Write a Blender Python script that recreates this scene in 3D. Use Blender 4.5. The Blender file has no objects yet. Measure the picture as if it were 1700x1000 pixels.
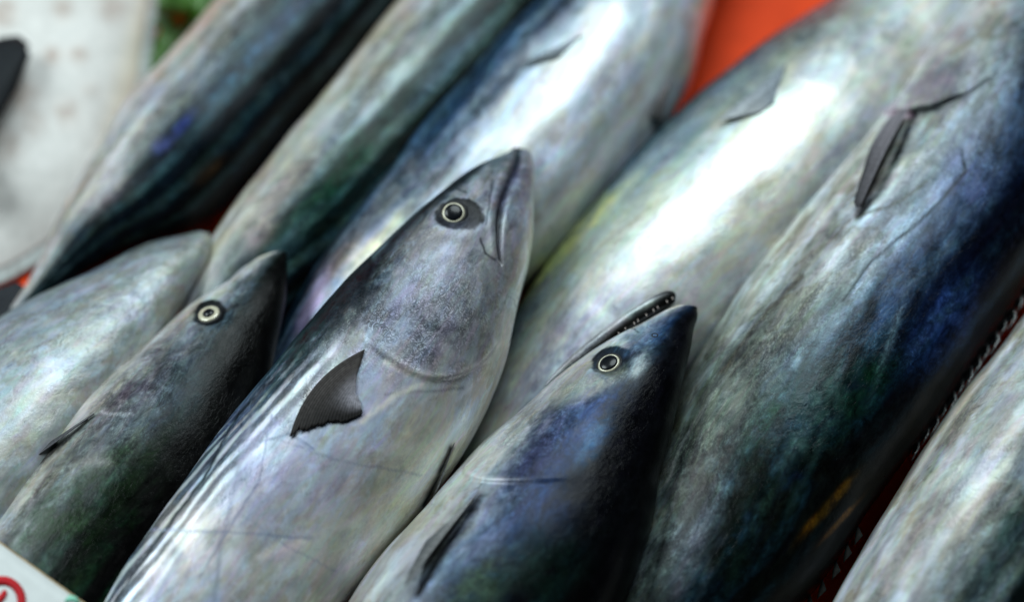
import bpy, math
import numpy as np
from mathutils import Vector
from mathutils.bvhtree import BVHTree

# ------------------------------------------------------------------ camera, world, lamps, exposure
scene = bpy.context.scene
COL = scene.collection
W, H = 1700.0, 1000.0
PITCH = math.radians(60.0)
LENS = 100.0
FPX = LENS / 36.0 * W
TARGET = np.array([0.0, 0.0, 0.06])
DIST = 1.62
CAMP = TARGET + DIST * np.array([0.0, -math.cos(PITCH), math.sin(PITCH)])
RIGHT = np.array([1.0, 0, 0])
UP = np.array([0.0, math.sin(PITCH), math.cos(PITCH)])
FWD = np.array([0.0, math.cos(PITCH), -math.sin(PITCH)])

cd = bpy.data.cameras.new('camera')
cd.lens = LENS
cd.sensor_width = 36.0
cd.clip_start = 0.05
cd.clip_end = 50.0
cd.dof.use_dof = True
cd.dof.focus_distance = 1.540
cd.dof.aperture_fstop = 1.7
cam = bpy.data.objects.new('camera', cd)
COL.objects.link(cam)
cam.location = CAMP
cam.rotation_euler = (math.pi / 2 - PITCH, 0, 0)
scene.camera = cam

world = bpy.data.worlds.new('World')
scene.world = world
world.use_nodes = True
bg = world.node_tree.nodes['Background']
bg.inputs[0].default_value = (0.55, 0.72, 0.85, 1)
bg.inputs[1].default_value = 0.022


def area_lamp(name, loc, aim, size, power, color):
    ld = bpy.data.lights.new(name, 'AREA')
    ld.shape = 'DISK'
    ld.size = size
    ld.energy = power
    ld.color = color
    o = bpy.data.objects.new(name, ld)
    COL.objects.link(o)
    o.location = loc
    d = Vector(aim) - Vector(loc)
    o.rotation_euler = d.to_track_quat('-Z', 'Y').to_euler()
    return o


area_lamp('market_lamp', (0.10, 0.70, 1.10), (0.05, 0.16, 0.05), 0.82, 14.5, (0.84, 0.97, 1.0))
area_lamp('market_lamp', (-0.95, 0.30, 0.95), (-0.05, 0.0, 0.05), 0.70, 15.5, (0.84, 0.97, 1.0))

scene.view_settings.view_transform = 'Standard'
scene.view_settings.look = 'None'
scene.view_settings.exposure = 0.0
scene.view_settings.gamma = 1.0
scene.view_settings.use_curve_mapping = False
scene.render.engine = 'CYCLES'
scene.cycles.use_denoising = True
scene.cycles.max_bounces = 6

# ------------------------------------------------------------------ helpers: pixels, noise, meshes


def unproject(px, py, z):
    d = FWD * FPX + RIGHT * (px - W / 2) + UP * (H / 2 - py)
    t = (z - CAMP[2]) / d[2]
    return CAMP + d * t


def project(P):
    q = P - CAMP
    dz = q @ FWD
    return np.stack([W / 2 + FPX * (q @ RIGHT) / dz, H / 2 - FPX * (q @ UP) / dz], -1)


_rng = np.random.RandomState(7)
_perm = _rng.permutation(256)
_perm = np.concatenate([_perm, _perm, _perm])
_g = _rng.normal(size=(256, 3))
_g /= np.linalg.norm(_g, axis=1)[:, None]


def noise3(p):
    """gradient noise, about -0.7 .. 0.7"""
    p = np.asarray(p, float)
    i = np.floor(p).astype(int)
    f = p - i
    i &= 255
    w = f * f * f * (f * (f * 6 - 15) + 10)
    out = 0
    for dx in (0, 1):
        wx = w[..., 0] if dx else 1 - w[..., 0]
        for dy in (0, 1):
            wy = w[..., 1] if dy else 1 - w[..., 1]
            for dz in (0, 1):
                wz = w[..., 2] if dz else 1 - w[..., 2]
                h = _perm[_perm[_perm[(i[..., 0] + dx) & 255] + ((i[..., 1] + dy) & 255)] + ((i[..., 2] + dz) & 255)]
                out = out + wx * wy * wz * (_g[h] * (f - np.array([dx, dy, dz]))).sum(-1)
    return out


def fbm(p, octs=4, gain=0.5):
    a, s, o = 1.0, 0.0, 0.0
    for k in range(octs):
        o = o + a * noise3(p * (2.03 ** k) + 17.3 * k)
        s += a
        a *= gain
    return o / s * 1.6


def sstep(a, b, x):
    t = np.clip((x - a) / (b - a), 0, 1)
    return t * t * (3 - 2 * t)


def pchip(x, y, xq):
    x = np.asarray(x, float)
    y = np.asarray(y, float)
    h = np.diff(x)
    d = np.diff(y) / h
    m = np.zeros_like(y)
    for i in range(1, len(x) - 1):
        if d[i - 1] * d[i] > 0:
            w1 = 2 * h[i] + h[i - 1]
            w2 = h[i] + 2 * h[i - 1]
            m[i] = (w1 + w2) / (w1 / d[i - 1] + w2 / d[i])
    m[0] = d[0]
    m[-1] = d[-1]
    k = np.clip(np.searchsorted(x, xq) - 1, 0, len(x) - 2)
    t = (xq - x[k]) / h[k]
    return ((2 * t**3 - 3 * t**2 + 1) * y[k] + (t**3 - 2 * t**2 + t) * h[k] * m[k]
            + (-2 * t**3 + 3 * t**2) * y[k + 1] + (t**3 - t**2) * h[k] * m[k + 1])


def unit(v):
    return v / np.maximum(np.linalg.norm(v, axis=-1, keepdims=True), 1e-12)


def make_mesh(name, verts, quads, mat, parent=None, smooth=True, attrs=None, tris=None):
    me = bpy.data.meshes.new(name)
    verts = np.asarray(verts, np.float32)
    quads = np.asarray(quads, np.int32).reshape(-1, 4)
    tris = np.zeros((0, 3), np.int32) if tris is None else np.asarray(tris, np.int32).reshape(-1, 3)
    me.vertices.add(len(verts))
    me.vertices.foreach_set('co', verts.ravel())
    nl = quads.size + tris.size
    me.loops.add(nl)
    me.loops.foreach_set('vertex_index', np.concatenate([quads.ravel(), tris.ravel()]))
    nq, nt = len(quads), len(tris)
    me.polygons.add(nq + nt)
    start = np.concatenate([np.arange(nq) * 4, nq * 4 + np.arange(nt) * 3]).astype(np.int32)
    me.polygons.foreach_set('loop_start', start)
    me.polygons.foreach_set('use_smooth', np.full(nq + nt, smooth))
    me.update(calc_edges=True)
    me.validate()
    for k, v in (attrs or {}).items():
        v = np.asarray(v, np.float32)
        if v.shape[-1] == 4:
            a = me.attributes.new(k, 'FLOAT_COLOR', 'POINT')
            a.data.foreach_set('color', v.ravel())
        else:
            a = me.attributes.new(k, 'FLOAT_VECTOR', 'POINT')
            a.data.foreach_set('vector', v.ravel())
    me.materials.append(mat)
    o = bpy.data.objects.new(name, me)
    COL.objects.link(o)
    if parent is not None:
        o.parent = parent
    return o


def grid_quads(nu, nv, wrap):
    i = np.arange(nu - 1)[:, None]
    j = np.arange(nv if wrap else nv - 1)[None, :]
    j2 = (j + 1) % nv
    return np.stack([i * nv + j, i * nv + j2, (i + 1) * nv + j2, (i + 1) * nv + j], -1).reshape(-1, 4)


def sheet(name, P, thick, mat, parent=None, attrs_col=None, normal=None):
    """a thin solid: grid P (n,m,3) thickened along its normals"""
    n, m = P.shape[:2]
    du = np.gradient(P, axis=0)
    dv = np.gradient(P, axis=1)
    nn = unit(np.cross(du, dv))
    if normal is not None:
        sg = np.sign((nn * normal).sum(-1).mean())
        nn = nn * (sg if sg != 0 else 1)
    A = P + nn * thick / 2
    B = P - nn * thick / 2
    V = np.concatenate([A.reshape(-1, 3), B.reshape(-1, 3)])
    q = grid_quads(n, m, False)
    off = n * m
    qs = [q, q[:, ::-1] + off]
    ring = [i * m for i in range(n)] + [(n - 1) * m + j for j in range(1, m)] + \
           [i * m + m - 1 for i in range(n - 2, -1, -1)] + [j for j in range(m - 2, 0, -1)]
    ring = np.array(ring)
    r2 = np.roll(ring, -1)
    qs.append(np.stack([ring, r2, r2 + off, ring + off], -1))
    at = None
    if attrs_col is not None:
        c = attrs_col.reshape(-1, 4)
        at = {'col': np.concatenate([c, c])}
    return make_mesh(name, V, np.concatenate(qs), mat, parent, True, at)


def tube(name, pts, rad, mat, parent=None, nv=10, flat=1.0, side=None):
    """a tapered round bar along pts"""
    pts = np.asarray(pts, float)
    rad = np.asarray(rad, float)
    T = unit(np.gradient(pts, axis=0))
    ref = np.array([0.13, 0.2, 0.97]) if side is None else np.asarray(side, float)
    X = unit(np.cross(T, ref))
    Y = np.cross(X, T)
    th = np.arange(nv) / nv * 2 * np.pi
    P = pts[:, None] + rad[:, None, None] * (np.cos(th)[None, :, None] * X[:, None] + flat * np.sin(th)[None, :, None] * Y[:, None])
    n = len(pts)
    V = np.concatenate([P.reshape(-1, 3), pts[:1], pts[-1:]])
    tr = [[n * nv, (j + 1) % nv, j] for j in range(nv)] + [[n * nv + 1, (n - 1) * nv + j, (n - 1) * nv + (j + 1) % nv] for j in range(nv)]
    return make_mesh(name, V, grid_quads(n, nv, True), mat, parent, True, None, tr)


def thing(name, loc, label, cat, group=None):
    o = bpy.data.objects.new(name, None)
    COL.objects.link(o)
    o.location = loc
    o.empty_display_size = 0.02
    o['label'] = label
    o['category'] = cat
    if group:
        o['group'] = group
    return o


# ------------------------------------------------------------------ materials


class NT:
    def __init__(self, name):
        self.m = bpy.data.materials.new(name)
        self.m.use_nodes = True
        self.t = self.m.node_tree
        self.b = self.t.nodes['Principled BSDF']

    def n(self, kind, **kw):
        x = self.t.nodes.new(kind)
        for k, v in kw.items():
            setattr(x, k, v)
        return x

    def l(self, a, b):
        self.t.links.new(a, b)

    def math(self, op, a, b=None, clamp=False):
        x = self.n('ShaderNodeMath', operation=op, use_clamp=clamp)
        for i, v in enumerate((a, b)):
            if v is None:
                continue
            if isinstance(v, (int, float)):
                x.inputs[i].default_value = v
            else:
                self.l(v, x.inputs[i])
        return x.outputs[0]

    def noise(self, vec, scale, detail=3, rough=0.55, dist=0.0):
        x = self.n('ShaderNodeTexNoise')
        self.l(vec, x.inputs['Vector'])
        x.inputs['Scale'].default_value = scale
        x.inputs['Detail'].default_value = detail
        x.inputs['Roughness'].default_value = rough
        x.inputs['Distortion'].default_value = dist
        return x.outputs['Fac']

    def ramp(self, fac, stops):
        x = self.n('ShaderNodeValToRGB')
        e = x.color_ramp.elements
        while len(e) < len(stops):
            e.new(0.5)
        for k, (p, c) in enumerate(stops):
            e[k].position = p
            e[k].color = (*c, 1) if len(c) == 3 else c
        self.l(fac, x.inputs[0])
        return x.outputs[0]

    def mix(self, fac, a, b, blend='MIX'):
        x = self.n('ShaderNodeMix', data_type='RGBA', blend_type=blend)
        for sock, v in ((x.inputs[0], fac), (x.inputs[6], a), (x.inputs[7], b)):
            if isinstance(v, (int, float)):
                sock.default_value = v
            elif isinstance(v, tuple):
                sock.default_value = (*v, 1)
            else:
                self.l(v, sock)
        return x.outputs[2]


def mat_skin():
    n = NT('fish_skin')
    col = n.n('ShaderNodeAttribute', attribute_name='col')
    aux = n.n('ShaderNodeAttribute', attribute_name='aux')     # metallic, worm pattern, wrinkle
    rest = n.n('ShaderNodeAttribute', attribute_name='rest')
    sep = n.n('ShaderNodeSeparateXYZ')
    n.l(aux.outputs['Vector'], sep.inputs[0])
    met, verm, wrk = sep.outputs
    mp = n.n('ShaderNodeMapping')
    mp.inputs['Scale'].default_value = (0.55, 1.0, 1.0)
    n.l(rest.outputs['Vector'], mp.inputs[0])
    v = mp.outputs[0]
    f1 = n.noise(v, 900, 5, 0.65, 0.4)
    f2 = n.noise(v, 190, 4, 0.6, 0.8)
    lum = n.n('ShaderNodeRGBToBW')
    n.l(col.outputs['Color'], lum.inputs[0])
    dk = n.ramp(lum.outputs[0], [(0.03, (1, 1, 1)), (0.30, (0, 0, 0))])
    g1 = n.mix(dk, n.ramp(f1, [(0.33, (0.84, 0.85, 0.87)), (0.5, (1, 1, 1)), (0.68, (1.1, 1.1, 1.09))]), n.ramp(f1, [(0.32, (0.42, 0.43, 0.45)), (0.5, (0.9, 0.9, 0.9)), (0.68, (2.1, 2.1, 2.0))]))
    g2 = n.mix(dk, n.ramp(f2, [(0.3, (0.88, 0.88, 0.90)), (0.52, (1, 1, 1)), (0.72, (1.08, 1.08, 1.06))]), n.ramp(f2, [(0.3, (0.35, 0.35, 0.38)), (0.52, (1, 1, 1)), (0.72, (1.9, 1.9, 1.8))]))
    pmk = n.ramp(n.noise(v, 55, 3, 0.6, 0.5), [(0.40, (0.12, 0.12, 0.12)), (0.62, (1, 1, 1))])
    g1 = n.mix(pmk, (1.0, 1.0, 1.0), g1)
    base = n.mix(1.0, n.mix(1.0, col.outputs['Color'], g1, 'MULTIPLY'), g2, 'MULTIPLY')
    mp2 = n.n('ShaderNodeMapping')
    mp2.inputs['Scale'].default_value = (0.22, 1.0, 1.0)
    n.l(rest.outputs['Vector'], mp2.inputs[0])
    cn = n.n('ShaderNodeTexNoise')
    n.l(mp2.outputs[0], cn.inputs['Vector'])
    cn.inputs['Scale'].default_value = 210
    cn.inputs['Detail'].default_value = 5
    cn.inputs['Distortion'].default_value = 0.9
    dbl = n.mix(1.0, cn.outputs['Color'], (2.0, 2.0, 2.0), 'MULTIPLY')
    base = n.mix(0.24, base, n.mix(1.0, base, dbl, 'MULTIPLY'))
    # crinkled dark worm pattern where the mask says so
    w = n.noise(rest.outputs['Vector'], 270, 3, 0.55, 1.6)
    w = n.math('ABSOLUTE', n.math('SUBTRACT', w, 0.5))
    w = n.ramp(w, [(0.0, (1, 1, 1)), (0.06, (0.55, 0.55, 0.55)), (0.13, (0, 0, 0))])
    pm = n.noise(rest.outputs['Vector'], 75, 2)
    pm = n.ramp(pm, [(0.36, (0.15, 0.15, 0.15)), (0.62, (1, 1, 1))])
    wf = n.math('MULTIPLY', n.math('MULTIPLY', w, pm), verm)
    base = n.mix(wf, base, (0.02, 0.024, 0.032))
    n.l(base, n.b.inputs['Base Color'])
    n.l(met, n.b.inputs['Metallic'])
    r = n.math('ADD', n.math('MULTIPLY', f2, 0.40), 0.15)
    n.l(r, n.b.inputs['Roughness'])
    n.l(n.math('ADD', n.math('MULTIPLY', lum.outputs[0], 0.9), 0.08, True), n.b.inputs['Specular IOR Level'])
    n.l(n.math('ADD', n.math('MULTIPLY', lum.outputs[0], 1.0), 0.14, True), n.b.inputs['Coat Weight'])
    n.b.inputs['Coat Roughness'].default_value = 0.055
    n.b.inputs['Coat IOR'].default_value = 1.36
    bh = n.math('ADD', n.math('MULTIPLY', f1, 0.35), n.math('MULTIPLY', n.noise(v, 420, 3, 0.6), 0.6))
    wn = n.noise(rest.outputs['Vector'], 130, 4, 0.6, 1.0)
    bh = n.math('ADD', bh, n.math('MULTIPLY', n.math('MULTIPLY', wn, wrk), 5.0))
    bh = n.math('SUBTRACT', bh, n.math('MULTIPLY', wf, 0.5))
    bp = n.n('ShaderNodeBump')
    bp.inputs['Strength'].default_value = 0.36
    bp.inputs['Distance'].default_value = 0.0006
    n.l(bh, bp.inputs['Height'])
    n.l(bp.outputs[0], n.b.inputs['Normal'])
    ch = n.math('ADD', n.math('MULTIPLY', n.noise(v, 520, 3, 0.6, 0.6), 0.8), n.math('MULTIPLY', n.noise(mp2.outputs[0], 260, 4, 0.6, 0.8), 1.4))
    ch = n.math('ADD', ch, n.math('MULTIPLY', n.math('MULTIPLY', wn, wrk), 5.0))
    cb = n.n('ShaderNodeBump')
    cb.inputs['Strength'].default_value = 0.8
    cb.inputs['Distance'].default_value = 0.0006
    n.l(ch, cb.inputs['Height'])
    n.l(cb.outputs[0], n.b.inputs['Coat Normal'])
    return n.m


def mat_simple(name, color, rough=0.4, metallic=0.0, coat=0.0, spec=0.5, vary=0.25, scale=300.0, bump=0.0, attr=False):
    n = NT(name)
    tc = n.n('ShaderNodeTexCoord')
    f = n.noise(tc.outputs['Object'], scale, 4, 0.6)
    lo = tuple([1 - vary] * 3)
    hi = tuple([1 + vary] * 3)
    if attr:
        a = n.n('ShaderNodeAttribute', attribute_name='col')
        c = a.outputs['Color']
    else:
        c = color
    base = n.mix(1.0, c, n.ramp(f, [(0.3, lo), (0.7, hi)]), 'MULTIPLY')
    n.l(base, n.b.inputs['Base Color'])
    n.b.inputs['Roughness'].default_value = rough
    n.b.inputs['Metallic'].default_value = metallic
    n.b.inputs['Coat Weight'].default_value = coat
    n.b.inputs['Coat Roughness'].default_value = 0.05
    n.b.inputs['Specular IOR Level'].default_value = spec
    if bump:
        bp = n.n('ShaderNodeBump')
        bp.inputs['Strength'].default_value = 0.5
        bp.inputs['Distance'].default_value = bump
        n.l(f, bp.inputs['Height'])
        n.l(bp.outputs[0], n.b.inputs['Normal'])
    return n.m


SKIN = mat_skin()
FIN = mat_simple('fin_membrane', (0.05, 0.05, 0.055), 0.6, 0.0, 0.0, 0.12, 0.35, 500, 0.0003, attr=True)
PUPIL = mat_simple('pupil_black', (0.004, 0.005, 0.007), 0.25, 0.0, 0.12, 0.2, 0.1)
IRIS = mat_simple('iris_silver_gold', (0.46, 0.43, 0.32), 0.35, 0.15, 0.8, 0.5, 0.22, 700, 0.0002)
SOCKET = mat_simple('eye_socket_dark', (0.009, 0.010, 0.012), 0.5, 0.0, 0.05, 0.2, 0.5, 500, 0.0003)
MOUTH = mat_simple('mouth_lining_black', (0.006, 0.006, 0.008), 0.3, 0.0, 0.2, 0.4, 0.3)
TOOTH = mat_simple('tooth_ivory', (0.28, 0.23, 0.21), 0.2, 0.0, 0.6, 0.5, 0.1)
SPINE = mat_simple('fin_spine_grey', (0.22, 0.24, 0.24), 0.18, 0.1, 0.8, 0.5, 0.5, 300, 0.0004)
RED = mat_simple('red_tray_plastic', (0.85, 0.065, 0.006), 0.6, 0.0, 0.0, 0.15, 0.10, 26, 0.0006)
LEAF = mat_simple('green_leaf', (0.035, 0.10, 0.01), 0.4, 0.0, 0.1, 0.5, 0.4, 60, 0.001)
CARD = mat_simple('white_card', (0.56, 0.58, 0.57), 0.6, 0.0, 0.0, 0.5, 0.05, 90, 0.0)
CARD_EDGE = mat_simple('card_edge_brown', (0.30, 0.22, 0.12), 0.7, 0.0, 0.0, 0.3, 0.3, 200)
INK_RED = mat_simple('red_ink', (0.42, 0.010, 0.016), 0.7, 0.0, 0.0, 0.2, 0.08, 100)
INK_GREEN = mat_simple('green_ink', (0.20, 0.52, 0.38), 0.5, 0.0, 0.0, 0.5, 0.3, 500)
WHITEFISH = mat_simple('flatfish_skin', (0.6, 0.6, 0.6), 0.5, 0.0, 0.15, 0.35, 0.10, 120, 0.0006, attr=True)

# ------------------------------------------------------------------ the fish


def seg_dist(P, A, B):
    d = B - A
    t = np.clip(((P - A) @ d) / max(d @ d, 1e-9), 0, 1)
    return np.linalg.norm(P - (A + t[..., None] * d), axis=-1)


def poly_dist(P, pts):
    pts = np.asarray(pts, float)
    out = np.full(P.shape[:-1], 1e9)
    for a, b in zip(pts[:-1], pts[1:]):
        out = np.minimum(out, seg_dist(P, a, b))
    return out


class Body:
    """a fish body swept along an axis; half widths are those of the outline"""

    def __init__(self, st, dors, roll, ratio=0.74):
        st = np.array(st, float)
        mid = np.array([unproject(x, y, z) for x, y, h, z in st])
        dist = (mid - CAMP) @ FWD
        hw = st[:, 2] * dist / FPX
        s = np.concatenate([[0], np.cumsum(np.linalg.norm(np.diff(mid, axis=0), axis=1))])
        self.s0, self.mid0, self.hw0 = s, mid, hw
        self.L = s[-1]
        self.dors = dors
        self.roll = math.radians(roll)
        self.ratio = ratio
        self.bvh = None

    def frame(self, sq):
        P = np.stack([pchip(self.s0, self.mid0[:, k], sq) for k in range(3)], -1)
        e = 0.004
        P1 = np.stack([pchip(self.s0, self.mid0[:, k], np.clip(sq + e, 0, self.L)) for k in range(3)], -1)
        P0 = np.stack([pchip(self.s0, self.mid0[:, k], np.clip(sq - e, 0, self.L)) for k in range(3)], -1)
        T = unit(P1 - P0)
        V = unit(CAMP - P)
        S = unit(np.cross(T, V))
        S = S * np.sign(S @ RIGHT + 1e-9)[:, None]
        N = unit(V - (V * T).sum(-1, keepdims=True) * T)
        c, r = math.cos(self.roll), math.sin(self.roll)
        D = self.dors * c * S + r * N
        Lt = -self.dors * r * S + c * N
        hw = pchip(self.s0, self.hw0, sq)
        # rounded snout and tail end
        R0, R1 = self.hw0[0] * 1.6, self.hw0[-1] * 1.2
        hw = hw * np.sqrt(np.clip(1 - (1 - np.clip(sq / R0, 0, 1)) ** 2, 0, 1))
        hw = hw * np.sqrt(np.clip(1 - (1 - np.clip((self.L - sq) / R1, 0, 1)) ** 2, 0, 1))
        u = sq / self.L
        rho = self.ratio * (0.86 + 0.14 * sstep(0.02, 0.3, u))
        rho = np.where(u > 0.75, rho * (1 + 0.12 * sstep(0.75, 0.95, u)), rho)
        a = hw / np.sqrt(c * c + (rho * r) ** 2)
        return P, T, D, Lt, a, rho * a

    def surface(self, sq, th):
        P, T, D, Lt, a, b = self.frame(sq)
        ct, sn = np.cos(th), np.sin(th)
        Q = P[:, None] + (a[:, None] * ct[None])[..., None] * D[:, None] + (b[:, None] * sn[None])[..., None] * Lt[:, None]
        rest = np.stack([np.broadcast_to(sq[:, None], (len(sq), len(th))), a[:, None] * ct[None], b[:, None] * sn[None]], -1)
        return Q, rest

    def build_bvh(self):
        nu, nv = 160, 128
        self.bs = np.linspace(0, self.L, nu)
        self.bt = np.arange(nv) / nv * 2 * np.pi - np.pi
        Q, _ = self.surface(self.bs, self.bt)
        q = grid_quads(nu, nv, True)
        self.bq = q
        self.bnv = nv
        self.bverts = Q.reshape(-1, 3)
        self.bvh = BVHTree.FromPolygons(self.bverts.tolist(), q.tolist())

    def hit(self, px, py):
        """pixel -> point on the skin, outward normal, s, theta (nearest skin point when the ray just misses)"""
        if self.bvh is None:
            self.build_bvh()
        d = unit(FWD * FPX + RIGHT * (px - W / 2) + UP * (H / 2 - py))
        loc, nor, idx, dd = self.bvh.ray_cast(Vector(CAMP), Vector(d))
        if loc is None:
            s = self.mid0.mean(0)
            pr = project(self.mid0)
            k = np.argmin(np.linalg.norm(pr - np.array([px, py]), axis=1))
            t = ((self.mid0[k] - CAMP) @ FWD) / (d @ FWD)
            loc, nor, idx, dd = self.bvh.find_nearest(Vector(CAMP + d * t))
        vi = self.bq[idx]
        loc = np.array(loc)
        w = 1.0 / (np.linalg.norm(self.bverts[vi] - loc, axis=1) + 1e-6)
        w /= w.sum()
        s = (self.bs[vi // self.bnv] * w).sum()
        th = np.angle((np.exp(1j * self.bt[vi % self.bnv]) * w).sum())
        nor = np.array(nor)
        if nor @ (CAMP - loc) < 0:
            nor = -nor
        return loc, nor, s, th


EYE_FACE = 1.0


def lathe(name, prof, center, X, Y, Z, mat, parent, nv=32):
    """prof: (r, h) rings about Z; X, Y scaled for oval shapes"""
    prof = np.asarray(prof, float)
    th = np.arange(nv) / nv * 2 * np.pi
    P = (center + prof[:, 0][:, None, None] * (np.cos(th)[None, :, None] * X + np.sin(th)[None, :, None] * Y)
         + prof[:, 1][:, None, None] * Z)
    return make_mesh(name, P.reshape(-1, 3), grid_quads(len(prof), nv, True), mat, parent)


def add_eye(body, s, th, r, parent, tilt=0.0, oval=1.0, turn=0.0, pup=0.83, look=None):
    Q, _ = body.surface(np.array([s - 0.004, s, s + 0.004]), np.array([th - 0.1, th, th + 0.1]))
    c = Q[1, 1]
    du = unit(Q[2, 1] - Q[0, 1])
    dv = unit(Q[1, 2] - Q[1, 0])
    Z = unit(np.cross(du, dv))
    P, T, D, Lt, a, b = body.frame(np.array([s]))
    if Z @ (c - P[0]) < 0:
        Z = -Z
    if look is not None:
        Z = unit(Z + np.asarray(look))
    X = unit(du - (du @ Z) * Z)
    Y = np.cross(Z, X)
    X = X * oval
    c = c - Z * r * 0.16
    e = lathe('eye', [(1.34 * r, -0.30 * r), (1.24 * r, 0.0 * r), (1.15 * r, 0.07 * r), (1.06 * r, 0.04 * r), (1.0 * r, -0.1 * r)], c, X, Y, Z, SOCKET, parent)
    k = pup
    lathe('iris', [(1.03 * r, 0.0), (1.0 * r, 0.10 * r), (0.95 * r, 0.15 * r), ((k + 0.05) * r, 0.18 * r), (k * r, 0.165 * r), (k * 0.93 * r, 0.1 * r)], c, X, Y, Z, IRIS, e)
    pr = [(k * 1.015 * r * math.cos(q), 0.155 * r + 0.24 * r * math.sin(q)) for q in np.linspace(0, math.pi / 2 - 0.02, 9)]
    lathe('pupil', pr + [(0.0005 * r, 0.395 * r)], c, X, Y, Z, PUPIL, e)
    return e


def fin_on_skin(body, base_px, tip_px, lift0, lift1, parent, name='pectoral_fin', rays=34, color=(0.03, 0.03, 0.034), color2=None, ragged=0.03, nt=20, bow=0.0, bend=(0, 0), root_col=None):
    base_px = np.array(base_px, float)
    tip_px = np.array(tip_px, float)

    def along(pl, t):
        d = np.concatenate([[0], np.cumsum(np.linalg.norm(np.diff(pl, axis=0), axis=1))])
        d /= d[-1]
        return np.stack([np.interp(t, d, pl[:, k]) for k in range(2)], -1)
    nr = rays * 4 + 1
    tj = np.linspace(0, 1, nr)
    A = along(base_px, tj)
    B = along(tip_px, tj)
    rg = np.random.RandomState(int(abs(base_px).sum()) % 999)
    rag = 1 - ragged * rg.rand(nr) - ragged * 1.5 * np.repeat(rg.rand(rays + 1), 4)[:nr]
    P = np.zeros((nt, nr, 3))
    cs = np.zeros((nt, nr, 4))
    ridge = 0.5 + 0.5 * np.cos(tj * rays * 2 * np.pi)
    rays_tone = rg.rand(rays + 2)
    c1 = np.array(color)
    c2 = c1 if color2 is None else np.array(color2)
    for i in range(nt):
        f = i / (nt - 1)
        for j in range(nr):
            ff = f * rag[j]
            p = A[j] * (1 - ff) + B[j] * ff + np.array(bend) * (4 * ff * (1 - ff)) * (1 - tj[j]) ** 1.5
            loc, nor, s, th = body.hit(p[0], p[1])
            lift = lift0[0] * (1 - tj[j]) * (1 - f) + lift0[1] * tj[j] * (1 - f) + lift1[0] * (1 - tj[j]) * f + lift1[1] * tj[j] * f
            lift += bow * math.sin(math.pi * f)
            P[i, j] = loc + nor * (lift + 0.00035 * ridge[j] * (1 - 0.4 * f))
            tone = 0.6 + 1.1 * ridge[j] * (0.15 + 0.85 * rays_tone[j // 4])
            g = sstep(0.1, 0.95, f * (0.55 + 0.55 * tj[j]) + 0.12 * rays_tone[j // 4])
            cs[i, j, :3] = (c1 * (1 - g) + c2 * g) * tone
            if root_col is not None:
                q = float(sstep(0.30, 1.0, np.array(tj[j] * 1.15)) * (1 - sstep(0.25, 0.85, np.array(f))))
                cs[i, j, :3] = cs[i, j, :3] * (1 - q) + q * np.array(root_col) * (0.85 + 0.3 * ridge[j])
            cs[i, j, 3] = 1
    # smooth positions a little so that the sheet is even
    for _ in range(2):
        P[1:-1] = 0.25 * P[:-2] + 0.5 * P[1:-1] + 0.25 * P[2:]
    return sheet(name, P, 0.0003, FIN, parent, cs, normal=CAMP - P.mean((0, 1)))


def caudal_fin(body, parent, span, open_=1.0):
    P, T, D, Lt, a, b = body.frame(np.array([body.L * 0.985]))
    P, T, D, Lt = P[0], T[0], D[0], Lt[0]
    n, m = 41, 14
    u = np.linspace(-1, 1, n)
    G = np.zeros((n, m, 3))
    cs = np.ones((n, m, 4))
    for i, x in enumerate(u):
        lead = P - T * 0.012 + D * x * 0.012 * 1.0
        ax = abs(x)
        tip = P + D * np.sign(x) * span * ax ** 0.9 * open_ + T * (0.022 + span * 0.62 * ax ** 1.6)
        for j in range(m):
            f = j / (m - 1)
            G[i, j] = lead * (1 - f) + tip * f + Lt * 0.0012 * math.cos(i * 2.2) * f
            cs[i, j, :3] = np.array([0.018, 0.02, 0.024]) * (0.7 + 0.6 * (0.5 + 0.5 * math.cos(i * 2.2)))
    return sheet('caudal_fin', G, 0.0012, FIN, parent, cs)


RAMP_DEF = [(0.0, (0.008, 0.011, 0.014)), (0.20, (0.012, 0.018, 0.026)), (0.30, (0.05, 0.07, 0.10)), (0.42, (0.22, 0.26, 0.31)), (0.58, (0.36, 0.38, 0.41)), (0.75, (0.52, 0.52, 0.51)), (1.0, (0.60, 0.59, 0.56))]


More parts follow.
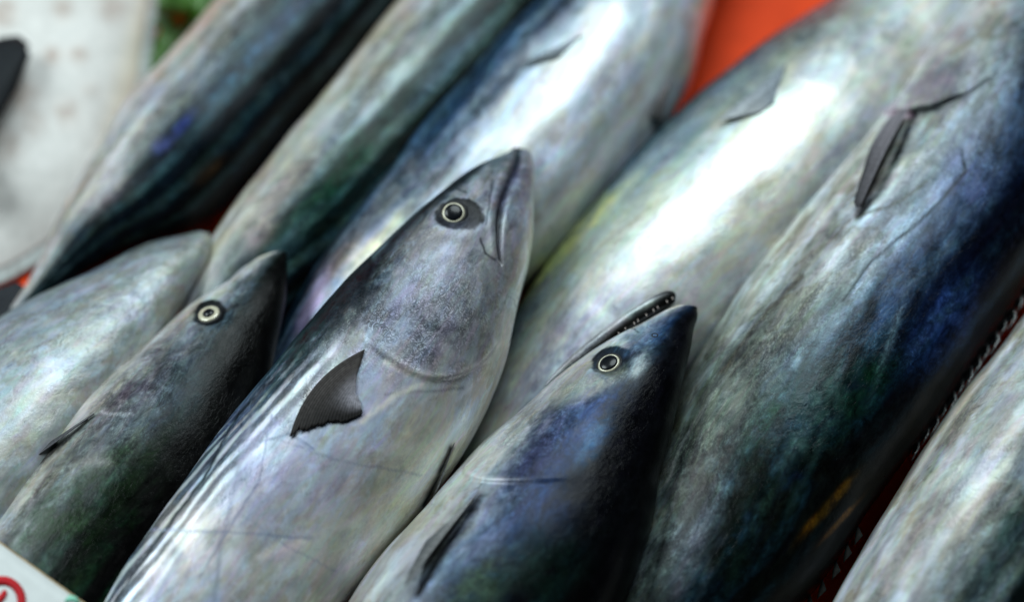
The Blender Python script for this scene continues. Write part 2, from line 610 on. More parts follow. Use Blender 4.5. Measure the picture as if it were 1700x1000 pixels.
def build_fish(label, st, dors, roll, nu=220, nv=150, head_w=0.45, ramp=RAMP_DEF, gill=None, mouth=None, preop=None, eye=None,
               stripes=(0.0, 0.35, 0.0, 20), patches=(), lines=(), seed=0, ratio=0.74, eye_kw=None, span=0.06, lateral=None,
               metal=0.16, verm=(), wrinkle=(), tint=0.5, cap_dark=1.0, gill_rim=True, tail=True, mott=0.45, slit_k=0.55, headcap=0.0, gill_A=0.0013, sat=1.28, head_tone=0.0, tone=1.0, rim_k=0.75, tail_tone=None, streak=None, eye_dark=1.0):
    body = Body(st, dors, roll, ratio)
    L = body.L
    base = body.mid0[np.argmax(body.hw0)].copy()
    base[2] = 0
    root = thing('bonito_fish', base, label, 'fish', 'bonito fish laid side by side')
    # --- stations: dense in the head
    t = np.linspace(0, 1, nu)
    sq = L * ((1 - head_w) * t + head_w * t ** 2.2)
    sq = np.sort(np.concatenate([sq, np.linspace(0, body.hw0[0] * 1.6, 7)[1:-1], L - np.linspace(0, body.hw0[-1] * 1.2, 6)[1:-1]]))
    th = np.arange(nv) / nv * 2 * np.pi - np.pi
    Q, rest = body.surface(sq, th)
    n_u = len(sq)
    S2 = np.broadcast_to(sq[:, None], (n_u, nv))
    A2 = np.broadcast_to(np.abs(th)[None], (n_u, nv))
    du = np.gradient(Q, axis=0)
    dv = np.roll(Q, -1, 1) - np.roll(Q, 1, 1)
    nor = unit(np.cross(du, dv))
    ctr = Q.mean(1, keepdims=True)
    sg = np.sign((nor * (Q - ctr)).sum(-1).mean())
    nor = nor * sg
    px = project(Q)
    face = ((nor * unit(CAMP - Q)).sum(-1) > -0.05).astype(float)
    # --- features in body coordinates
    hl = 0.26 * L

    def to_st(pl):
        out = []
        for x, y in pl:
            _, _, s, a = body.hit(x, y)
            out.append((s, abs(a)))
        return out
    if gill is not None:
        g = to_st(gill)
        hl = max(x[0] for x in g)
    else:
        g = [(hl * 0.80, 0.62), (hl * 0.95, 1.1), (hl, 1.6), (hl * 0.95, 2.1), (hl * 0.8, 2.6)]
    g = sorted(g, key=lambda x: x[1])
    ga = np.array([x[1] for x in g])
    gs = np.array([x[0] for x in g])
    cf = np.polyfit(ga, gs, 3 if len(ga) > 5 else 2)
    ga = np.linspace(ga[0], ga[-1], 60)
    gs = np.polyval(cf, ga)
    if mouth is not None:
        m = to_st(mouth)
    else:
        m = [(0.0, 1.75), (hl * 0.2, 1.85), (hl * 0.42, 2.0)]
    m = sorted(m, key=lambda x: x[0])
    ms = np.array([x[0] for x in m])
    ma = np.array([x[1] for x in m])
    rloc = np.linalg.norm(rest[..., 1:], axis=-1)
    xg = S2 - np.interp(A2, ga, gs)
    gm = sstep(ga[0] - 0.05, ga[0] + 0.5, A2) * (1 - sstep(ga[-1] - 0.45, ga[-1] + 0.10, A2))
    ym = (A2 - pchip(ms, ma, np.clip(S2, ms[0], ms[-1]))) * rloc
    mm = 1 - sstep(ms[-1] - 0.003, ms[-1] + 0.002, S2)
    disp = np.zeros_like(A2)
    A = gill_A
    disp += gm * A * np.where(xg < 0, np.exp(np.minimum(xg, 0) / 0.016), np.exp(-np.maximum(xg, 0) / 0.008)) * -np.tanh(xg / 0.0014)
    disp += gm * 0.4 * A * np.exp(-((xg + 0.0015) / 0.0018) ** 2)
    mwid = 0.0010 + 0.0009 * np.sin(np.pi * np.clip(S2 / ms[-1], 0, 1))
    disp -= mm * 0.0026 * np.exp(-(ym / mwid) ** 2)
    disp += mm * 0.0006 * np.exp(-((ym + 0.0035) / 0.002) ** 2)
    p_mask = np.zeros_like(A2)
    if preop is not None:
        p = sorted(to_st(preop), key=lambda x: x[1])
        pa, ps = np.array([x[1] for x in p]), np.array([x[0] for x in p])
        xp = S2 - np.interp(A2, pa, ps)
        pmk = sstep(pa[0] - 0.12, pa[0] + 0.02, A2) * (1 - sstep(pa[-1] - 0.02, pa[-1] + 0.12, A2))
        disp += pmk * 0.0006 * np.exp(-np.abs(xp) / 0.007) * -np.tanh(xp / 0.0016)
        p_mask = pmk * np.exp(-((xp + 0.001) / 0.0016) ** 2)
    # broad unevenness of flesh and a peduncle keel
    disp += 0.0018 * fbm(rest * np.array([15, 22, 22]) + seed * 3.1, 3) * sstep(0.0, 0.1, S2 / L) * (1 - sstep(.9, 1, S2 / L))
    eyes = []
    if eye is not None:
        if eye == 'hidden':
            es, et, er = hl * 0.42, 1.02, 0.0064
        else:
            loc, n_, es, et = body.hit(*eye[:2])
            er = eye[2] * ((loc - CAMP) @ FWD) / FPX
        eyes = [(es, et, er), (es, -et, er)]
        de = np.sqrt(((S2 - es)) ** 2 + ((A2 - abs(et)) * rloc) ** 2)
        disp += -0.0018 * np.exp(-(de / (er * 1.25)) ** 4) + 0.0002 * np.exp(-((de - er * 2.2) / (er * 0.5)) ** 2)
        de2 = np.sqrt((S2 - es + 0.30 * er) ** 2 + ((A2 - abs(et)) * rloc - 0.25 * er) ** 2)
    Qd = Q + nor * disp[..., None]
    # --- pigment, with shade and a reflection painted in by some patches and lines
    v = A2 / np.pi
    warp = fbm(rest * np.array([18, 30, 30]) + seed, 4)
    vv = np.clip(v + 0.05 * warp, 0, 1)
    rp = np.array([x[0] for x in ramp])
    rc = np.array([x[1] for x in ramp])
    col = np.stack([np.interp(vv, rp, rc[:, k]) for k in range(3)], -1)
    # oblique stripes of the back
    amp, vmax, slope, freq = stripes
    if amp:
        ph = (v * np.pi * 0.055 + slope * S2 + 0.0055 * fbm(rest * np.array([16, 60, 60]) + 5 + seed, 4)) * 2 * np.pi * freq * 10
        sw = sstep(0.05, 0.75, 0.5 + 0.5 * np.sin(ph) + 0.35 * fbm(rest * np.array([40, 160, 160]) + seed, 3))
        w = amp * (1 - sstep(vmax * 0.8, vmax * 1.15, v)) * sstep(hl * 0.95, hl * 1.2, S2)
        dark = np.array([0.018, 0.026, 0.038])
        col = col * (1 - (w * sw)[..., None]) + dark * (w * sw)[..., None]
    if headcap:
        w = (1 - sstep(headcap * 0.8, headcap * 1.35, v + 0.12 * warp)) * (1 - sstep(hl * 0.95, hl * 1.35, S2))
        col = col * (1 - w[..., None]) + w[..., None] * np.array([0.014, 0.018, 0.022])
    if streak is not None:
        amp2, f_, sl, lc = streak
        ph = (v * np.pi * 0.055 + sl * S2 + 0.0035 * fbm(rest * np.array([12, 50, 50]) + 15 + seed, 4)) * 2 * np.pi * f_ * 10
        sw = sstep(0.25, 1.0, 0.5 + 0.5 * np.sin(ph) + 0.3 * fbm(rest * np.array([30, 120, 120]) + 25 + seed, 3))
        w = amp2 * sw * sstep(hl * 0.95, hl * 1.25, S2) * sstep(0.06, 0.2, v) * np.clip(0.8 + 1.2 * fbm(rest * np.array([14, 30, 30]) + 35 + seed, 3), 0, 1.3)
        col = col * (1 - 0.35 * amp2 * (1 - sw) * sstep(hl, hl * 1.2, S2))[..., None] + w[..., None] * np.array(lc) * (1 - sstep(0.05, 0.3, col.mean(-1)))[..., None]
    # pearly tints: violet, yellow, teal clouds
    silver = sstep(0.10, 0.30, col.mean(-1))
    c1 = fbm(rest * np.array([28, 40, 40]) + 11 + seed, 4)
    c2 = fbm(rest * np.array([22, 46, 46]) + 31 + seed, 4)
    c3 = fbm(rest * np.array([70, 130, 130]) + 51 + seed, 4)
    tv = (np.clip(c1, 0, 1) * tint)[..., None] * silver[..., None]
    col = col * (1 - tv + tv * np.array([0.88, 0.86, 1.14]))
    ty = (np.clip(-c1, 0, 1) * tint)[..., None] * silver[..., None]
    col = col * (1 - ty + ty * np.array([1.04, 1.08, 0.84]))
    tt = (np.clip(c2, 0, 1) * tint)[..., None]
    col = col * (1 - tt + tt * np.array([0.72, 0.98, 1.1]))
    c4 = fbm(rest * np.array([30, 60, 60]) + 91 + seed, 5, 0.6)
    c5 = fbm(rest * np.array([50, 230, 230]) + 191 + seed, 4, 0.6)
    film = sstep(0.0, 0.07, fbm(rest * np.array([17, 40, 40]) + 0.3 * c3[..., None] + 301 + seed, 5, 0.6))
    film2 = sstep(0.02, 0.06, fbm(rest * np.array([40, 75, 75]) + 0.3 * c3[..., None] + 401 + seed, 5, 0.62))
    col = col * np.exp(mott * 0.8 * c3 + mott * 0.7 * c4 + mott * 1.3 * c5)[..., None]
    col = col * (1 + mott * (0.5 * (film - 0.5) - 0.4 * film2))[..., None]
    col = col * (1 + (film2 - film)[..., None] * np.array([0.05, 0.0, -0.08]))
    rd = np.abs(noise3(rest * np.array([45, 75, 75]) + 1.2 * np.stack([c1, c2, c3], -1) + seed))
    col = col * (1 - 0.45 * np.exp(-(rd / 0.018) ** 2) * np.clip(c2 * 2.5, 0, 1) * silver)[..., None]
    nz = fbm(rest * np.array([60, 80, 80]) + 77 + seed, 4)
    nz2 = fbm(rest * np.array([170, 230, 230]) + 7 + seed, 4, 0.65)
    # gill cover rim, mouth, preopercle
    if gill_rim:
        rim = gm * np.exp(-((xg + 0.0012) / 0.0022) ** 2) * sstep(1.25, 1.75, A2) * np.clip(0.75 + 0.8 * nz, 0, 1)
        col = col * (1 - rim_k * rim[..., None]) + rim_k * rim[..., None] * np.array([0.62, 0.60, 0.58])
    slit = gm * np.exp(-((xg - 0.0010) / 0.0009) ** 2) * np.clip(0.6 + 1.2 * nz, 0.1, 1) * (1 - 0.8 * sstep(1.3, 1.75, A2))
    col *= (1 - slit_k * slit[..., None])
    lip = mm * np.exp(-(ym / (mwid * 0.9)) ** 2)
    col *= (1 - 0.93 * lip[..., None])
    col *= (1 + 0.35 * p_mask[..., None])
    for (es, et, er) in eyes[:1]:
        jit = 0.28 * er * fbm(rest * 220 + seed, 3)
        w = 1 - sstep(1.45 * eye_dark, 1.75 * eye_dark, (np.minimum(de2, de * 1.05) + jit) / er)
        col = col * (1 - 0.98 * w[..., None]) + 0.98 * w[..., None] * np.array([0.006, 0.007, 0.008])
    met = metal * (0.25 + 0.75 * sstep(0.02, 0.2, col.mean(-1)))
    vm = np.zeros_like(A2)
    wk = np.zeros_like(A2)
    nz = fbm(rest * np.array([60, 80, 80]) + 77 + seed, 4)
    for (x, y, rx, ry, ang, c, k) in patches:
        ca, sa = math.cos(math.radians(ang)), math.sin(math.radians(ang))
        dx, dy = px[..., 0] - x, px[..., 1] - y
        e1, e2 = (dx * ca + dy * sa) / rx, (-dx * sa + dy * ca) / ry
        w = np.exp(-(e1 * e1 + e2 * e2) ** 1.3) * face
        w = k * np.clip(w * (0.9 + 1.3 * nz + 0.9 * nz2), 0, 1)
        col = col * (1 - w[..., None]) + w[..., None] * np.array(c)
    for (pl, wd, c, k) in lines:
        jit = 3.0 * np.stack([fbm(rest * 120 + 3, 2), fbm(rest * 120 + 9, 2)], -1)
        d = poly_dist(px + jit, pl)
        w = min(1.0, 1.25 * k) * np.exp(-(d / wd) ** 2) * face * np.clip(1.0 + 0.7 * nz, 0, 1)
        col = col * (1 - w[..., None]) + w[..., None] * np.array(c)
    for (x, y, rx, ry, ang, k) in verm:
        ca, sa = math.cos(math.radians(ang)), math.sin(math.radians(ang))
        dx, dy = px[..., 0] - x, px[..., 1] - y
        e1, e2 = (dx * ca + dy * sa) / rx, (-dx * sa + dy * ca) / ry
        vm = np.maximum(vm, k * np.exp(-(e1 * e1 + e2 * e2) ** 1.5) * face)
    for (x, y, rx, ry, ang, k) in wrinkle:
        ca, sa = math.cos(math.radians(ang)), math.sin(math.radians(ang))
        dx, dy = px[..., 0] - x, px[..., 1] - y
        e1, e2 = (dx * ca + dy * sa) / rx, (-dx * sa + dy * ca) / ry
        wk = np.maximum(wk, k * np.exp(-(e1 * e1 + e2 * e2) ** 1.5) * face)
    col = col * (tone * (1 - head_tone * (1 - sstep(hl * 0.8, hl * 1.12, S2)) * (1 - sstep(0.72, 0.9, v))))[..., None]
    if tail_tone is not None:
        q = sstep(tail_tone[0], tail_tone[1], S2 / L + 0.06 * warp)
        col = col * (1 - q[..., None] + q[..., None] * np.array(tail_tone[2]))
    lm = col @ np.array([0.25, 0.6, 0.15])
    col = col * (np.clip(lm / 0.30, 0.04, 1.5) ** 0.30)[..., None]
    lm = col @ np.array([0.25, 0.6, 0.15])
    se = (sat + 0.75 * (1 - np.clip(lm / 0.14, 0, 1)))[..., None]
    col = lm[..., None] + se * (col - lm[..., None])
    col = np.clip(col, 0.002, 0.85)
    cola = np.concatenate([col, np.ones(col.shape[:-1] + (1,))], -1).reshape(-1, 4)
    aux = np.stack([met, vm, wk], -1).reshape(-1, 3)
    V = Qd.reshape(-1, 3)
    b_inv = -base
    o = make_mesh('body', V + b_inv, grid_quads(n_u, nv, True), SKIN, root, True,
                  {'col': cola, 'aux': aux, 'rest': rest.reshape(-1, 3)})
    body.root = root
    body.base = base
    body.kids = []
    kw = eye_kw or {}
    for k, (es, et, er) in enumerate(eyes):
        body.kids.append(add_eye(body, es, et, er, root, **(kw if k == 0 else {})))
    if tail:
        body.kids.append(caudal_fin(body, root, span))
    return body


def settle(body):
    """parts were modelled in world space: make them relative to their fish"""
    for o in body.root.children:
        if o.name.split('.')[0] == 'body':
            continue
        o.location = -Vector(body.base)
        # sub-parts follow their part, nothing to do


PURP = (0.36, 0.34, 0.44)

# F6: the big silver fish in the middle
f6 = build_fish(
    'large pale silver bonito with a round eye and closed mouth, in the middle',
    [(873, 247, 11, .094), (857, 277, 34, .097), (831, 317, 62, .100), (789, 394, 101, .102), (750, 458, 122, .099), (694, 556, 155, .092),
     (634, 653, 170, .083), (544, 769, 174, .073), (439, 898, 176, .064), (330, 1035, 172, .058), (220, 1175, 150, .052), (110, 1315, 105, .044), (10, 1440, 50, .036), (-60, 1525, 18, .032)],
    dors=-1, roll=-4, nu=520, nv=360,
    ramp=[(0.0, (0.03, 0.04, 0.05)), (0.08, (0.13, 0.16, 0.20)), (0.20, (0.34, 0.37, 0.39)), (0.36, (0.36, 0.37, 0.41)), (0.55, (0.36, 0.37, 0.41)), (0.72, (0.46, 0.46, 0.46)), (0.86, (0.56, 0.55, 0.51)), (1.0, (0.60, 0.58, 0.55))],
    gill=[(592, 545), (615, 575), (650, 600), (690, 622), (730, 630), (770, 622), (805, 597), (832, 560)],
    mouth=[(872, 242), (862, 262), (848, 300), (836, 330), (829, 365), (828, 400), (832, 440)],
    preop=[(690, 505), (695, 525), (712, 540), (740, 549), (770, 545)],
    eye=(753, 352, 18.5), eye_kw=dict(look=(0.0, -0.38, 0.55)),
    stripes=(0.85, 0.33, 0.07, 12.0), seed=1, metal=0.16, headcap=0.22, slit_k=0.6, mott=0.26, head_tone=0.40, tone=1.12, tint=0.6,
    patches=[(720, 540, 90, 60, -20, (0.27, 0.25, 0.31), 0.55), (590, 480, 90, 50, -50, (0.025, 0.032, 0.038), 0.95), (520, 560, 80, 26, -52, (0.02, 0.03, 0.032), 0.9), (455, 625, 60, 22, -52, (0.03, 0.05, 0.055), 0.8), (400, 690, 60, 14, -52, (0.08, 0.10, 0.15), 0.8),
             (760, 430, 60, 70, -60, (0.24, 0.25, 0.31), 0.5), (860, 330, 20, 80, 8, (0.22, 0.24, 0.36), 0.6), (660, 640, 80, 50, 30, (0.36, 0.34, 0.38), 0.6),
             (700, 330, 90, 22, -40, (0.03, 0.035, 0.04), 0.7), (830, 270, 40, 18, -35, (0.13, 0.17, 0.18), 0.7),
             (690, 760, 40, 110, 20, (0.60, 0.58, 0.46), 0.6), (560, 890, 120, 40, -30, (0.58, 0.55, 0.43), 0.55),
             (450, 780, 60, 90, 35, (0.30, 0.30, 0.42), 0.55), (550, 790, 60, 60, 0, (0.42, 0.40, 0.44), 0.4), (330, 930, 70, 80, 30, (0.52, 0.47, 0.42), 0.5),
             (555, 975, 30, 60, 35, (0.25, 0.26, 0.27), 0.7)],
    lines=[([(640, 600), (690, 624), (730, 632), (770, 624), (805, 599), (826, 572)], 5, (0.66, 0.63, 0.60), 0.85), ([(420, 690), (400, 760), (385, 830), (368, 900), (355, 1000)], 5, (0.19, 0.20, 0.26), 0.45), ([(440, 640), (395, 690), (340, 795), (260, 900), (190, 1000)], 2.5, (0.02, 0.025, 0.03), 0.85),
           ([(250, 880), (380, 885), (520, 895)], 2.5, (0.16, 0.18, 0.25), 0.5), ([(300, 920), (265, 980), (250, 1010)], 5, (0.20, 0.21, 0.28), 0.5), ([(430, 720), (560, 765), (700, 790)], 2.2, (0.22, 0.23, 0.28), 0.45),
           ([(430, 735), (480, 720), (520, 745)], 2.2, (0.10, 0.12, 0.18), 0.5), ([(640, 655), (740, 648), (770, 645)], 2.2, (0.20, 0.20, 0.22), 0.6), ([(600, 700), (660, 655), (700, 640)], 5, (0.62, 0.60, 0.55), 0.6),
           ([(600, 860), (520, 900), (430, 925)], 7, (0.60, 0.57, 0.55), 0.5), ([(395, 850), (470, 905), (560, 950)], 2.2, (0.24, 0.25, 0.31), 0.4), ([(450, 690), (430, 800), (330, 960)], 2.0, (0.13, 0.15, 0.22), 0.45),
           ([(760, 640), (748, 700), (730, 760)], 3, (0.58, 0.55, 0.45), 0.4), ([(700, 340), (660, 375), (620, 425)], 5, (0.16, 0.20, 0.22), 0.5),
           ([(748, 745), (728, 790), (705, 842)], 5, (0.02, 0.02, 0.022), 0.95), ([(800, 395), (806, 420), (822, 432)], 2.0, (0.05, 0.05, 0.06), 0.8), ([(818, 300), (812, 340), (806, 372)], 1.8, (0.10, 0.12, 0.14), 0.7), ([(738, 320), (755, 312), (775, 320)], 1.8, (0.06, 0.07, 0.08), 0.7)],
    gill_A=0.0009, verm=[(720, 520, 120, 90, -40, 0.9), (620, 540, 90, 70, -40, 1.0), (530, 640, 90, 24, -50, 1.0), (720, 590, 100, 50, 0, 0.8), (690, 410, 60, 40, -40, 0.5)],
    wrinkle=[(700, 560, 90, 60, 0, 0.15)])
fin_on_skin(f6, [(606, 581), (600, 600), (592, 625), (590, 655), (598, 668)], [(480, 732), (497, 724), (520, 716), (545, 706), (570, 705), (588, 698), (602, 688)],
            (0.0003, 0.0002), (0.0009, 0.0009), f6.root, rays=22, color=(0.045, 0.039, 0.037), color2=(0.009, 0.008, 0.008), ragged=0.035, bend=(-19, -15), root_col=(0.24, 0.23, 0.26))
fin_on_skin(f6, [(752, 735), (748, 745), (745, 752)], [(716, 812), (706, 832), (703, 845)], (0.001, 0.001), (0.004, 0.003), f6.root, 'pelvic_fin', 6, (0.10, 0.10, 0.10), (0.22, 0.22, 0.22), nt=10)
settle(f6)

# F7: the dark blue fish with open mouth
f7 = build_fish(
    'dark blue-backed bonito with its mouth open and teeth showing, right of centre',
    [(1153, 509, 13, .093), (1128, 532, 28, .094), (1098, 570, 51, .095), (1064, 613, 75, .095), (1025, 668, 101, .091), (982, 734, 126, .085), (930, 823, 160, .078), (860, 934, 181, .073), (762, 1054, 185, .068),
     (665, 1195, 172, .060), (560, 1330, 150, .052), (455, 1465, 100, .044), (365, 1580, 45, .036), (305, 1655, 18, .032)],
    dors=1, roll=33, nu=520, nv=360,
    ramp=[(0.0, (0.003, 0.004, 0.006)), (0.26, (0.004, 0.005, 0.008)), (0.36, (0.008, 0.013, 0.022)), (0.43, (0.035, 0.05, 0.09)), (0.52, (0.13, 0.15, 0.20)), (0.60, (0.34, 0.35, 0.36)), (0.75, (0.50, 0.50, 0.48)), (1.0, (0.58, 0.57, 0.54))],
    gill=[(770, 772), (778, 788), (800, 800), (840, 803), (880, 800), (915, 793), (945, 799)],
    mouth=[(1150, 500), (1100, 516), (1050, 543), (1012, 566)],
    eye=(1011, 603, 17.5), eye_kw=dict(oval=1.1, look=(0.0, -0.1, 0.15)),
    stripes=(0.0, 0.4, 0.1, 8), eye_dark=0.92, gill_A=0.0008, rim_k=0.4, seed=4, streak=(0.8, 4.0, -0.04, (0.03, 0.05, 0.045)), mott=0.32, metal=0.2, tint=0.5,
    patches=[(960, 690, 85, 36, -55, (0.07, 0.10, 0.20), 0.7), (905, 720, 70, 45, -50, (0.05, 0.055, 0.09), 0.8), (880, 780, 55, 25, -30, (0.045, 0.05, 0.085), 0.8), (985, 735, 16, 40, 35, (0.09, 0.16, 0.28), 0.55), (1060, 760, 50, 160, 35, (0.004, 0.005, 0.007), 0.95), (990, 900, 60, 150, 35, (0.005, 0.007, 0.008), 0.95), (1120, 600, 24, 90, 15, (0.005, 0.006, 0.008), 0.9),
             (1060, 560, 40, 30, -45, (0.10, 0.15, 0.22), 0.7), (980, 640, 60, 18, -25, (0.40, 0.42, 0.34), 0.6), (1062, 605, 12, 28, 25, (0.30, 0.36, 0.38), 0.7),
             (800, 760, 60, 22, -40, (0.50, 0.48, 0.46), 0.5), (870, 880, 80, 50, -40, (0.05, 0.065, 0.13), 0.6), (800, 910, 60, 18, -40, (0.16, 0.19, 0.30), 0.6), (800, 965, 90, 40, -40, (0.055, 0.075, 0.055), 0.8), (900, 930, 60, 60, -40, (0.015, 0.025, 0.02), 0.7),
             (690, 900, 50, 20, -50, (0.40, 0.37, 0.37), 0.6)],
    lines=[([(1005, 570), (985, 583), (940, 612), (890, 655)], 1.6, (0.08, 0.08, 0.09), 0.55), ([(798, 824), (768, 872), (730, 930), (695, 988)], 8, (0.008, 0.008, 0.010), 0.95), ([(1040, 530), (1048, 545), (1060, 552)], 1.6, (0.04, 0.05, 0.06), 0.7)],  # wide dark stroke paints the shadow slit beside the pectoral fin
    verm=[(850, 720, 80, 30, -50, 0.5), (960, 640, 60, 30, -30, 0.4)], wrinkle=[(1000, 640, 80, 50, -40, 0.12), (960, 700, 60, 40, -40, 0.1)])
fin_on_skin(f7, [(797, 820), (790, 828), (785, 838)], [(684, 990), (690, 960), (712, 905), (735, 885)], (0.0015, 0.0006), (0.009, 0.001), f7.root, rays=22,
            color=(0.20, 0.20, 0.20), color2=(0.07, 0.075, 0.08), ragged=0.01)


def jaw(body):
    jb = Body([(1122, 488, 10, .089), (1100, 498, 13, .089), (1060, 521, 14, .089), (1015, 553, 14, .088), (970, 589, 13, .086), (930, 622, 9, .083), (905, 645, 4, .081)], 1, 33, 1.3)
    sq = np.linspace(0, jb.L, 90)
    th = np.arange(40) / 40 * 2 * np.pi - np.pi
    Q, rest = jb.surface(sq, th)
    v = np.abs(th) / np.pi
    c = np.array([0.27, 0.28, 0.29]) * sstep(0.20, 0.48, v)[None, :, None] * np.ones((90, 1, 1)) + 0.008
    c = c * (0.12 + 0.88 * sstep(0.03, 0.09, sq / jb.L * 0.25 + 0.02))[:, None, None]
    c = c * (1 + 0.5 * fbm(rest * 120, 3))[..., None] * np.exp(0.8 * fbm(rest * np.array([90, 400, 400]) + 5, 4))[..., None]
    cc = np.concatenate([np.clip(c, 0.004, 1), np.ones(c.shape[:2] + (1,))], -1).reshape(-1, 4)
    o = make_mesh('lower_jaw', Q.reshape(-1, 3), grid_quads(90, 40, True), SKIN, body.root, True, {'col': cc, 'aux': np.tile([0.2, 0.0, 0.0], (90 * 40, 1)), 'rest': rest.reshape(-1, 3)})
    mb = Body([(1122, 497, 4, .088), (1095, 510, 9, .088), (1055, 534, 9, .088), (1022, 557, 6, .088), (1003, 571, 2, .087)], 1, 33, 0.9)
    Q2, _ = mb.surface(np.linspace(0, mb.L, 30), np.arange(16) / 16 * 2 * np.pi)
    make_mesh('mouth_lining', Q2.reshape(-1, 3), grid_quads(30, 16, True), MOUTH, body.root)
    for k in range(9):
        f = k / 8.0
        p = np.array([1116 - 88 * f, 494 + 58 * f ** 1.05])
        d = np.array([5.5, 8.0]) * (0.8 - 0.35 * f) * (0.65 + 0.6 * ((k * 29) % 7) / 7)
        p = p + np.array([2.5, -1.5]) * math.sin(k * 2.3)
        a = unproject(p[0], p[1], .0945)
        b = unproject(p[0] + d[0] * 0.5, p[1] + d[1], .0950)
        tube('tooth', [a, a * 0.5 + b * 0.5, b], [0.00045, 0.0003, 0.0001], TOOTH, o, 6)


jaw(f7)
loc, nor, s_, t_ = f7.hit(1087, 558)
lathe('nostril', [(0.0021, 0.0), (0.0018, 0.0007), (0.0013, 0.0006), (0.0011, 0.0001), (0.0001, 0.00005)], loc, *(lambda Z: (unit(np.cross(Z, [0.3, 0.9, 0.1])), np.cross(Z, unit(np.cross(Z, [0.3, 0.9, 0.1]))), Z))(nor), SOCKET, f7.root, 20)
settle(f7)

# F8: dark fish at lower left with a pale ringed eye
f8 = build_fish(
    'dark green-backed bonito with a cream-ringed eye, behind the white card',
    [(471, 417, 6, .072), (449, 445, 30, .074), (418, 497, 57, .075), (380, 554, 84, .074), (341, 620, 109, .070), (285, 709, 140, .065), (212, 810, 160, .060), (135, 908, 164, .056), (45, 1035, 165, .053), (-50, 1165, 150, .050), (-140, 1290, 110, .043), (-220, 1400, 55, .036), (-275, 1475, 18, .032)],
    dors=1, roll=32, nu=330, nv=230,
    ramp=[(0.0, (0.004, 0.005, 0.006)), (0.30, (0.004, 0.005, 0.005)), (0.38, (0.012, 0.017, 0.017)), (0.45, (0.08, 0.095, 0.105)), (0.54, (0.22, 0.24, 0.25)), (0.64, (0.40, 0.40, 0.39)), (0.8, (0.50, 0.48, 0.45)), (1.0, (0.56, 0.54, 0.50))],
    gill=[(140, 672), (155, 682), (185, 686), (225, 687), (262, 682)],
    mouth=[(470, 415), (430, 428), (398, 447), (375, 468)],
    eye=(346, 520, 18), eye_kw=dict(pup=0.55),
    stripes=(0.0, 0.4, 0.1, 8), sat=1.2, seed=9, streak=(1.0, 5.0, -0.03, (0.022, 0.042, 0.024)), tone=0.85, gill_A=0.0003, rim_k=0.12, eye_dark=0.8, mott=0.32, metal=0.15, tint=0.4,
    patches=[(240, 620, 80, 40, -45, (0.09, 0.085, 0.10), 0.75), (210, 665, 50, 25, -20, (0.07, 0.06, 0.075), 0.7), (300, 560, 40, 40, -40, (0.16, 0.18, 0.20), 0.5), (120, 850, 160, 26, -52, (0.02, 0.04, 0.018), 0.85), (200, 830, 150, 18, -55, (0.018, 0.034, 0.016), 0.8), (50, 880, 120, 20, -52, (0.022, 0.042, 0.022), 0.8),
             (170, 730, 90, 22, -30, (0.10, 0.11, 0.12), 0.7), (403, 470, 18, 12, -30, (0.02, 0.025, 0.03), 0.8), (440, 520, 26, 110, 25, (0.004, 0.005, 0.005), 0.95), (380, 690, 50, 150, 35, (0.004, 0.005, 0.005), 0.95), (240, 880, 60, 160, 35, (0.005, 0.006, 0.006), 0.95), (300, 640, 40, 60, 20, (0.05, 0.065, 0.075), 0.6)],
    lines=[([(5, 815), (60, 780), (130, 765), (180, 770)], 8, (0.18, 0.18, 0.17), 0.5), ([(155, 690), (95, 745), (20, 800)], 4, (0.02, 0.02, 0.02), 0.7)])
fin_on_skin(f8, [(158, 690), (150, 694), (146, 700)], [(8, 812), (20, 790), (45, 765), (60, 752)], (0.001, 0.0006), (0.004, 0.001), f8.root, rays=20, color=(0.05, 0.05, 0.055), color2=(0.03, 0.03, 0.034), ragged=0.02)
settle(f8)

# F9: silver throat of the fish at far left
f9 = build_fish(
    'silver bonito lying throat up with no eye showing, at the left edge',
    [(346, 386, 8, .054), (316, 415, 34, .055), (266, 452, 58, .056), (209, 506, 83, .055), (140, 575, 117, .053), (65, 645, 140, .050), (-20, 745, 158, .048), (-120, 860, 165, .048), (-230, 985, 160, .046), (-340, 1110, 130, .042), (-440, 1225, 80, .036), (-520, 1310, 20, .03)],
    dors=-1, roll=-50, nu=300, nv=200,
    ramp=[(0.0, (0.01, 0.013, 0.016)), (0.2, (0.03, 0.04, 0.045)), (0.32, (0.20, 0.24, 0.26)), (0.5, (0.40, 0.44, 0.46)), (0.75, (0.50, 0.53, 0.53)), (1.0, (0.55, 0.56, 0.55))],
    gill_A=0.0001, slit_k=0.25, rim_k=0.3, gill=[(15, 545), (25, 580), (55, 607), (100, 620), (150, 612)], mouth=[(335, 372), (330, 374), (325, 376)],
    seed=14, mott=0.26, tone=0.66, metal=0.3, tint=0.4, wrinkle=[(230, 460, 110, 60, -30, 0.7), (130, 560, 80, 60, -30, 0.2)],
    patches=[(180, 540, 120, 40, -35, (0.30, 0.33, 0.35), 0.6), (60, 690, 90, 40, -40, (0.62, 0.62, 0.58), 0.6)])
settle(f9)

